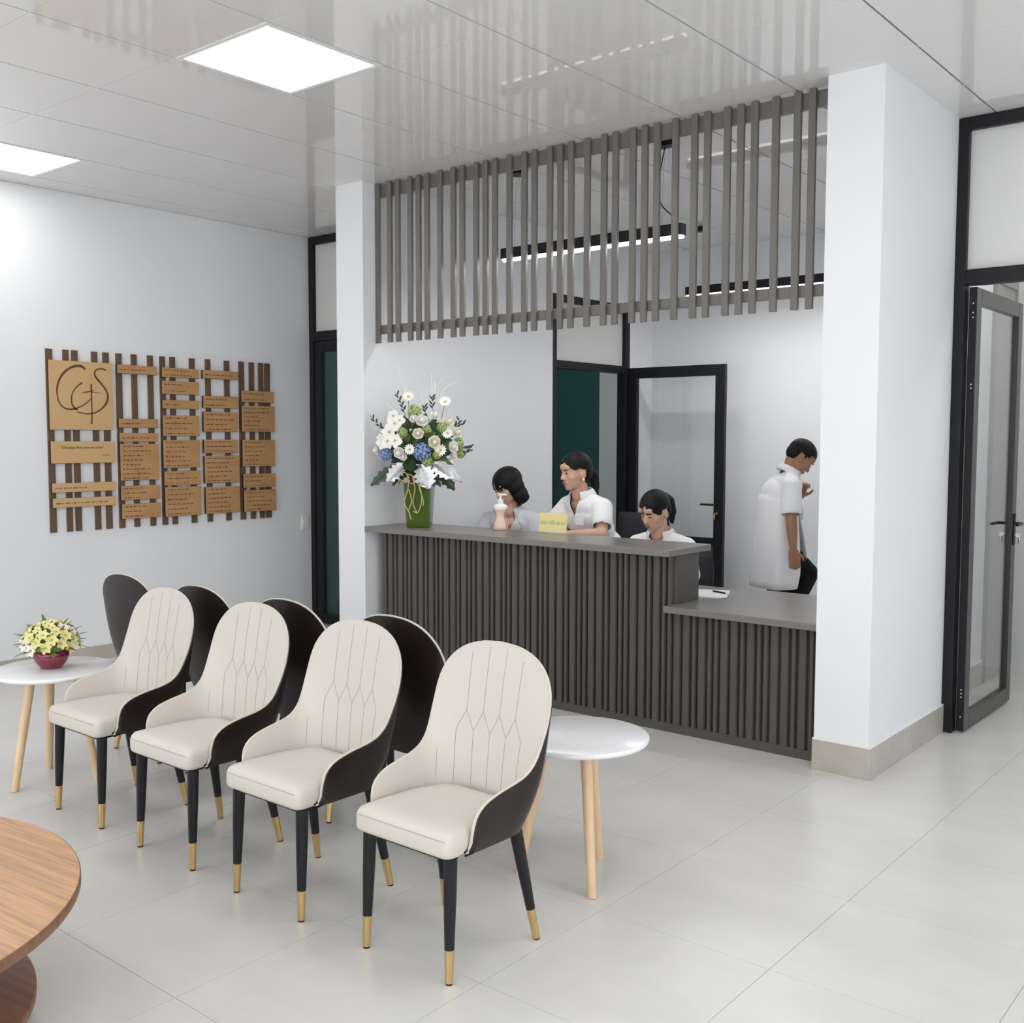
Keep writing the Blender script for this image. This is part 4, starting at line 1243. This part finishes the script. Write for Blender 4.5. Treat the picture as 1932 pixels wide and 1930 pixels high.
def head_prims(T, male=False):
    def e(c, r): return ('e', T @ Vector(c), [x * HS for x in r], T.to_3x3().normalized())
    def c(a, ra, b, rb): return ('c', T @ Vector(a), ra * HS, T @ Vector(b), rb * HS)
    P = [e((0, .012, .035), (.074, .092, .092)), e((0, -.02, .0), (.066, .070, .085)), e((0, -.030, -.050), (.054, .056, .058)),
         e((0, -.062, -.088), (.026, .022, .020)), e((.034, -.052, -.022), (.028, .026, .028)), e((-.034, -.052, -.022), (.028, .026, .028)),
         c((0, -.086, .012), .0085, (0, -.104, -.022), .0115), e((.011, -.094, -.026), (.009, .010, .008)), e((-.011, -.094, -.026), (.009, .010, .008)),
         e((0, -.083, -.056), (.024, .012, .015)), e((0, -.075, .045), (.052, .018, .028)),
         e((.076, .012, -.012), (.009, .020, .031)), e((-.076, .012, -.012), (.009, .020, .031))]
    return P
HS = 1.0
def face(T, body, lids_down, male=False):
    R = T.to_3x3().normalized().to_4x4()
    def at(p): return T @ Vector(p)
    for s in (-1, 1):
        eye = MB().ball(at((s * .031, -.0815, .006)), (0.0125, 0.007, 0.0055 if not lids_down else 0.0035), 12, 8, R.to_3x3()).build('eye', M['eye_w'], body, smooth=True)
        MB().ball(at((s * .031, -.0865, .005)), (0.0058, 0.004, 0.0048 if not lids_down else 0.003), 10, 6, R.to_3x3()).build('iris', M['eye_d'], body, smooth=True)
        P = [at((s * x, y, z)) for x, y, z in ((.019, -.0885, .0095), (.031, -.0895, .013 if not lids_down else .0085), (.044, -.0825, .008))]
        MB().tube(catmull(P, 8), 0.0019, 6).build('eyelid', M['hair'], body, smooth=True)
        P = [at((s * x, y, z)) for x, y, z in ((.015, -.0945, .027), (.030, -.0945, .033), (.048, -.085, .029))]
        MB().tube(catmull(P, 8), [0.0018, 0.0028, 0.003, 0.003, 0.003, 0.0027, 0.002, 0.0012], 6).build('eyebrow', M['hair'], body, smooth=True)
    MB().ball(at((0, -.0925, -.051)), (0.021, 0.006, 0.0045), 12, 6, R.to_3x3()).ball(at((0, -.0915, -.059)), (0.018, 0.006, 0.005), 12, 6, R.to_3x3()).build('lips', M['lip'], body, smooth=True)

def head_mat(c, yaw, pitch, roll=0.0, s=0.94):
    return Matrix.Translation(c) @ Matrix.Rotation(math.radians(yaw), 4, 'Z') @ Matrix.Rotation(math.radians(pitch), 4, 'X') @ Matrix.Rotation(math.radians(roll), 4, 'Y') @ Matrix.Scale(s, 4)

def hair_obj(T, style, parent):
    def e(c, r): return ('e', T @ Vector(c), r, T.to_3x3().normalized())
    def c(a, ra, b, rb): return ('c', T @ Vector(a), ra, T @ Vector(b), rb)
    P = [e((0, .014, .040), (.082, .107, .094)), e((0, .050, .000), (.076, .066, .080))]
    if style == 'short':
        P = [e((0, .012, .040), (.080, .103, .090)), e((0, .050, .010), (.074, .060, .066))]
    elif style == 'bob':
        P = [e((0, .014, .042), (.088, .110, .096)), e((0, .022, -.015), (.096, .088, .100)), e((0, .028, -.075), (.104, .080, .072)), e((0, .035, -.11), (.098, .072, .040))]
    elif style == 'tail':
        P += [c((0, .105, .01), .026, (0, .140, -.045), .032), c((0, .140, -.045), .032, (0.0, .140, -.12), .028), c((0, .140, -.12), .028, (0.0, .120, -.175), .010)]
    elif style == 'tail_fringe':
        P += [c((0, .110, .045), .034, (0, .140, .0), .040), c((0, .140, .0), .040, (0, .145, -.07), .034), c((0, .145, -.07), .034, (0, .130, -.14), .012)]
    o = blob('hair', P, 0.0048, 8, M['hair'], parent)
    inv = T.inverted()
    def hairline(x, y):
        ax = abs(x)
        if style == 'short':
            return .070 - 0.5 * max(0, ax - .045) if y < -.03 else (.025 if y < -.012 else -.012)
        if style == 'tail':
            return .082 - 1.15 * max(0, ax - .022) if y < -.035 else .030
        if style == 'bob':
            if ax > .066: return -.2
            if -.012 < x < .010: return .075
            return (.018 if x > 0 else .006) + 0.012 * math.sin(x * 260)
        if ax > .060: return .0 if y < -.02 else .024
        if -.004 < x < .016: return .078
        return .030 + 0.010 * math.sin(x * 300)
    def dead(cc):
        q = inv @ cc
        if q.y < (-.022 if style == 'bob' else .002):
            return q.z < hairline(q.x, q.y)
        if style != 'bob' and q.y < .040 and abs(q.x) > .045:
            return q.z < .022
        return False
    cut(o, dead)
    return o

def collar(parent, m, c, r, tilt=0.0, gap=32, drop=0.035):
    """folded shirt collar round the neck point c, open at the front (-Y)"""
    P = []
    R = Matrix.Rotation(tilt, 3, 'X')
    n = 26
    for i in range(n + 1):
        a = math.radians(lerp(gap, 360 - gap, i / n)) - pi / 2
        d = Vector((math.cos(a), math.sin(a) * 0.92, 0))
        fr = max(0.0, 1 - min(i, n - i) / 6.0)
        prof = [(r, -0.012 - 0.02 * fr), (r + 0.002, 0.018), (r + 0.008, 0.026), (r + 0.020, 0.012), (r + 0.032 + 0.006 * fr, -drop * (0.55 + 0.9 * fr))]
        P.append([Vector(c) + R @ (d * q + Vector((0, 0, z))) for q, z in prof])
    o = MB().grid(P).build('collar', m, parent, smooth=True)
    sm = o.modifiers.new('solid', 'SOLIDIFY'); sm.thickness = 0.003; sm.offset = 0
    return o

def tree_of(o):
    me = o.data
    return BVHTree.FromPolygons([v.co.copy() for v in me.vertices], [tuple(p.vertices) for p in me.polygons])

def strip_on(o, pts, width, m, name, lift=0.004):
    """a flat seam or lapel edge laid on the front of a garment, points given as (x, z)"""
    tr = tree_of(o); P = []
    for (xa, za), (xb, zb) in zip(pts[:-1], pts[1:]):
        for q in range(8):
            h = tr.ray_cast(Vector((lerp(xa, xb, q / 7), -1.0, lerp(za, zb, q / 7))), Vector((0, 1, 0)))
            if h[0] is not None: P.append(h[0] + Vector((0, -lift, 0)))
    if len(P) > 2:
        MB().tube(P, width, 6).build(name, m, o, smooth=True)

def torso_prims(pel, chest, neck, sh, grow=0.0, wide=1.0):
    pel, chest, neck = Vector(pel), Vector(chest), Vector(neck)
    g = grow
    P = [('e', pel, (0.150 * wide + g, 0.115 + g, 0.11 + g)), ('e', lerp(pel, chest, 0.5), (0.128 * wide + g, 0.100 + g, 0.13 + g)), ('e', chest, (0.145 * wide + g, 0.108 + g, 0.13 + g)),
         ('e', lerp(chest, neck, 0.55), (0.130 * wide + g, 0.085 + g, 0.07 + g))]
    for s in sh:
        P.append(('c', lerp(neck, Vector(s), 0.22) - Vector((0, 0, 0.004)), 0.040 + g, Vector(s), 0.046 + g * 0.7))
    return P

def person(label, loc, rz, scale, skin, spec):
    t = thing('person', label, 'person', loc, math.radians(rz), 'staff behind the counter', scale)
    T = head_mat(*spec['head'])
    pel, chest, neck = V(*spec['pel']), V(*spec['chest']), V(*spec['neck'])
    shL, shR = V(*spec['shL']), V(*spec['shR'])
    P = torso_prims(pel, chest, neck, (shL, shR), -0.014)
    hb = T @ Vector((0, .022, -.055))
    P += [('c', neck - Vector((0, 0, .02)), 0.052, hb, 0.046), ('c', T @ Vector((0, -.008, -.065)), 0.036, neck + Vector((0, -0.02, .0)), 0.045)]
    P += head_prims(T)
    for side in ('L', 'R'):
        s, e_, w = V(*spec['sh' + side]), V(*spec['el' + side]), V(*spec['wr' + side])
        P += [('c', s, 0.044, e_, 0.036), ('c', e_, 0.036, lerp(e_, w, 0.35), 0.036), ('c', lerp(e_, w, 0.35), 0.036, w, 0.023)]
        hd = spec.get('hand' + side, ((w - e_), (0, 0, -1), 1, 0.5))
        hand(P, w, hd[0], hd[1], hd[2], hd[3])
    for side in ('L', 'R'):
        hip, kn, an = [V(*q) for q in spec['leg' + side]]
        P += [('c', hip, 0.078, kn, 0.052), ('c', kn, 0.050, lerp(kn, an, 0.3), 0.052), ('c', lerp(kn, an, 0.3), 0.052, an, 0.036)]
        P += [('c', an + V(0, 0.02, -0.03), 0.034, an + V(0, -0.14, -0.055), 0.024)]
    body = blob('body', P, 0.006, 3, skin, t)
    face(T, body, spec.get('down', False))
    hair_obj(T, spec['hair'], t)
    # trousers
    Q = [('e', pel + V(0, 0, -0.02), (0.155, 0.122, 0.11))]
    for side in ('L', 'R'):
        hip, kn, an = [V(*q) for q in spec['leg' + side]]
        Q += [('c', hip, 0.094, kn, 0.070), ('c', kn, 0.070, an, 0.056)]
    blob('trousers', Q, 0.010, 3, M['cloth_black'], t)
    for side in ('L', 'R'):
        an = V(*spec['leg' + side][2])
        sh = blob('shoe', [('c', an + V(0, 0.03, -0.035), 0.045, an + V(0, -0.14, -0.055), 0.036), ('e', an + V(0, -0.06, -0.068), (0.042, 0.12, 0.018))], 0.009, 2, M['black'], t)
    # shirt or coat
    g = spec.get('grow', 0.012)
    Q = torso_prims(pel, chest, neck + V(0, 0, -0.012), (shL, shR), g)
    sl = spec['sleeve']
    for side in ('L', 'R'):
        s, e_, w = V(*spec['sh' + side]), V(*spec['el' + side]), V(*spec['wr' + side])
        if sl <= 1.0:
            Q.append(('c', s, 0.052 + g * 0.5, lerp(s, e_, sl), 0.056 + g * 0.5))
        else:
            Q += [('c', s, 0.050 + g * 0.5, e_, 0.050), ('c', e_, 0.054, lerp(e_, w, sl - 1.0), 0.044)]
    top = blob(spec['garment'], Q, 0.007, 4, spec['cloth'], t)
    zv, slope, zmax = spec['vneck']
    ny = neck.y + 0.03
    def neckhole(c):
        q = c - neck
        if q.z > -0.018 and math.hypot(q.x, q.y - 0.0) < 0.068: return True
        return c.y < ny and c.z > zv and abs(c.x - neck.x) < (c.z - zv) * slope and c.z < zmax + 0.08
    def cuffs(c):
        if sl <= 1.0:
            for side in ('L', 'R'):
                s, e_ = V(*spec['sh' + side]), V(*spec['el' + side])
                ax = (e_ - s).normalized()
                k = (c - s).dot(ax)
                if k > (e_ - s).length * sl + 0.028 and (c - (s + ax * k)).length < 0.085:
                    return True
        return False
    cut(top, lambda c: neckhole(c) or cuffs(c))
    sm = top.modifiers.new('solid', 'SOLIDIFY'); sm.thickness = 0.004; sm.offset = 1
    collar(t, spec['cloth'], neck + V(0, 0.005, 0.008), 0.062, spec.get('ctilt', 0.2))
    return t, body, top, T

# woman with a bob in a pale grey coat, seated, head bent to her right
W1 = dict(head=((-.005, -.085, 1.165), -38, 26, -4, 0.96), pel=(0, .03, .53), chest=(0, -.02, .82), neck=(0, -.045, 1.005), shL=(.160, -.02, .935), shR=(-.160, -.02, .935),
          elL=(.235, -.13, .74), wrL=(.11, -.32, .70), elR=(-.25, -.12, .74), wrR=(-.14, -.33, .70), legL=((.09, .0, .50), (.10, -.40, .49), (.10, -.42, .09)), legR=((-.09, .0, .50), (-.10, -.40, .49), (-.10, -.42, .09)),
          hair='bob', sleeve=1.8, garment='coat', cloth=M['cloth_grey'], vneck=(.83, .42, 1.0), down=True, ctilt=0.25, grow=0.016)
t, b, top, T = person('seated woman with a black bob and pale grey coat behind the pump bottle', (-4.835, 5.88, 0), 22, 1.08, M['skin_f'], W1)
strip_on(top, [(.055, .985), (.10, .90), (.055, .86), (.0, .76)], 0.0026, M['seam'], 'lapel_edge')
strip_on(top, [(-.055, .985), (-.10, .90), (-.055, .86), (.0, .76)], 0.0026, M['seam'], 'lapel_edge')

# woman with a ponytail in a white blouse, leaning on the counter
W2 = dict(head=((.0, -.10, 1.275), -14, 8, 0, 0.95), pel=(0, .13, .80), chest=(0, .015, 1.00), neck=(0, -.045, 1.135), shL=(.150, -.01, 1.060), shR=(-.150, -.01, 1.060),
          elL=(.215, -.09, .905), wrL=(.03, -.215, .90), elR=(-.205, -.14, .90), wrR=(-.05, -.27, .885), legL=((.09, .14, .78), (.10, .10, .44), (.10, .16, .09)), legR=((-.09, .14, .78), (-.10, .10, .44), (-.10, .16, .09)),
          hair='tail', sleeve=0.55, garment='blouse', cloth=M['cloth_white'], vneck=(1.00, .42, 1.14), grow=0.014, ctilt=0.25,
          handL=((-1, -.5, -.05), (0, 0, -1), 1, 0.35), handR=((.6, -.8, -.1), (0, 0, -1), -1, 0.35))
t, b, top, T = person('woman with a ponytail and white short sleeved blouse leaning behind the yellow card', (-4.155, 5.84, 0), -8, 1.08, M['skin_f'], W2)
MB().ball(T @ Vector((.083, .004, -.043)), 0.0085, 10, 8).build('earring', M['pearl'], t, smooth=True)
for s in (1,):
    box('chest_pocket', M['cloth_white'], 0.035, 0.105, -0.138, -0.130, 0.955, 1.02, t, bevel=0.003).rotation_euler = (0, 0, 0)

# woman bent over her work in a white coat
W3 = dict(head=((-.01, -.105, 1.055), -16, 24, 2, 0.97), pel=(0, .03, .50), chest=(0, -.02, .745), neck=(0, -.045, .915), shL=(.160, -.02, .845), shR=(-.160, -.02, .845),
          elL=(.235, -.14, .70), wrL=(.09, -.33, .69), elR=(-.235, -.14, .70), wrR=(-.10, -.33, .69), legL=((.09, .0, .48), (.10, -.38, .48), (.10, -.40, .09)), legR=((-.09, .0, .48), (-.10, -.38, .48), (-.10, -.40, .09)),
          hair='tail_fringe', sleeve=1.7, garment='coat', cloth=M['cloth_white'], vneck=(.80, .45, .92), down=True, grow=0.014, ctilt=0.25)
t, b, top, T = person('young woman in a white coat looking down at the right end of the ledge', (-3.585, 5.90, 0), 8, 1.08, M['skin_f'], W3)
strip_on(top, [(.125, .88), (.118, .83), (.07, .82)], 0.002, M['navy'], 'piping')
strip_on(top, [(-.075, .84), (-.115, .835)], 0.002, M['navy'], 'piping')

# man in a long white coat walking to the right, head bowed
MN = dict(head=((0, -.135, 1.362), 2, 46, 0, 0.95), pel=(0, .02, .83), chest=(0, -.005, 1.09), neck=(0, -.075, 1.265), shL=(.165, -.035, 1.180), shR=(-.165, -.035, 1.180),
          elL=(.20, -.05, .965), wrL=(.11, -.165, 1.09), elR=(-.215, -.025, .975), wrR=(-.205, -.045, .775), legL=((.08, .0, .80), (.09, -.235, .585), (.09, -.06, .20)), legR=((-.08, .02, .80), (-.08, .01, .45), (-.08, .06, .09)),
          hair='short', sleeve=0.72, garment='coat', cloth=M['cloth_white'], vneck=(1.12, .30, 1.27), down=True, grow=0.018, ctilt=0.5,
          handL=((-.2, -.25, .9), (-1, 0, 0), 1, 1.1), handR=((.05, -.15, -1), (1, 0, 0), 1, 0.7))
t, b, top, T = person('man in a long white coat stepping to the right with his head bowed', (-3.305, 7.0, 0), 131, 1.08, M['skin_m'], MN)
P = []
for i in range(14):
    f = i / 13
    z = lerp(1.13, .515, f)
    row_ = []
    near = 46 * max(0.0, (f - 0.48) / 0.52) + 1
    far = 30 * max(0.0, (f - 0.48) / 0.52) + 1
    for k in range(49):
        a = math.radians(lerp(far, 360 - near, k / 48)) - pi / 2
        wob = 1 + 0.045 * f * math.sin(5 * a) + 0.03 * f * math.sin(9 * a + 1)
        rx, ry = lerp(.148, .208, f ** 0.45) * wob, lerp(.108, .156, f ** 0.45) * wob
        fl = f * max(0.0, 1 - k / 10.0)       # the flap of the far side swings forward
        row_.append((rx * math.cos(a) - 0.03 * fl, 0.010 + 0.004 * f + ry * math.sin(a) - 0.10 * fl, z + 0.05 * fl * f))
    P.append(row_)
sk = MB().grid(P).build('coat_skirt', M['cloth_white'], t, smooth=True)
sm = sk.modifiers.new('solid', 'SOLIDIFY'); sm.thickness = 0.004
MB().tube(catmull([T @ Vector((.05, .03, -.12)), V(.06, -.155, 1.20), V(.045, -.165, 1.10), V(.03, -.16, 1.02)], 14), 0.004, 6).build('lanyard', M['navy'], t, smooth=True)
box('badge', M['whiteplastic'], .015, .065, -.172, -.168, .95, 1.02, t, bevel=0.002)
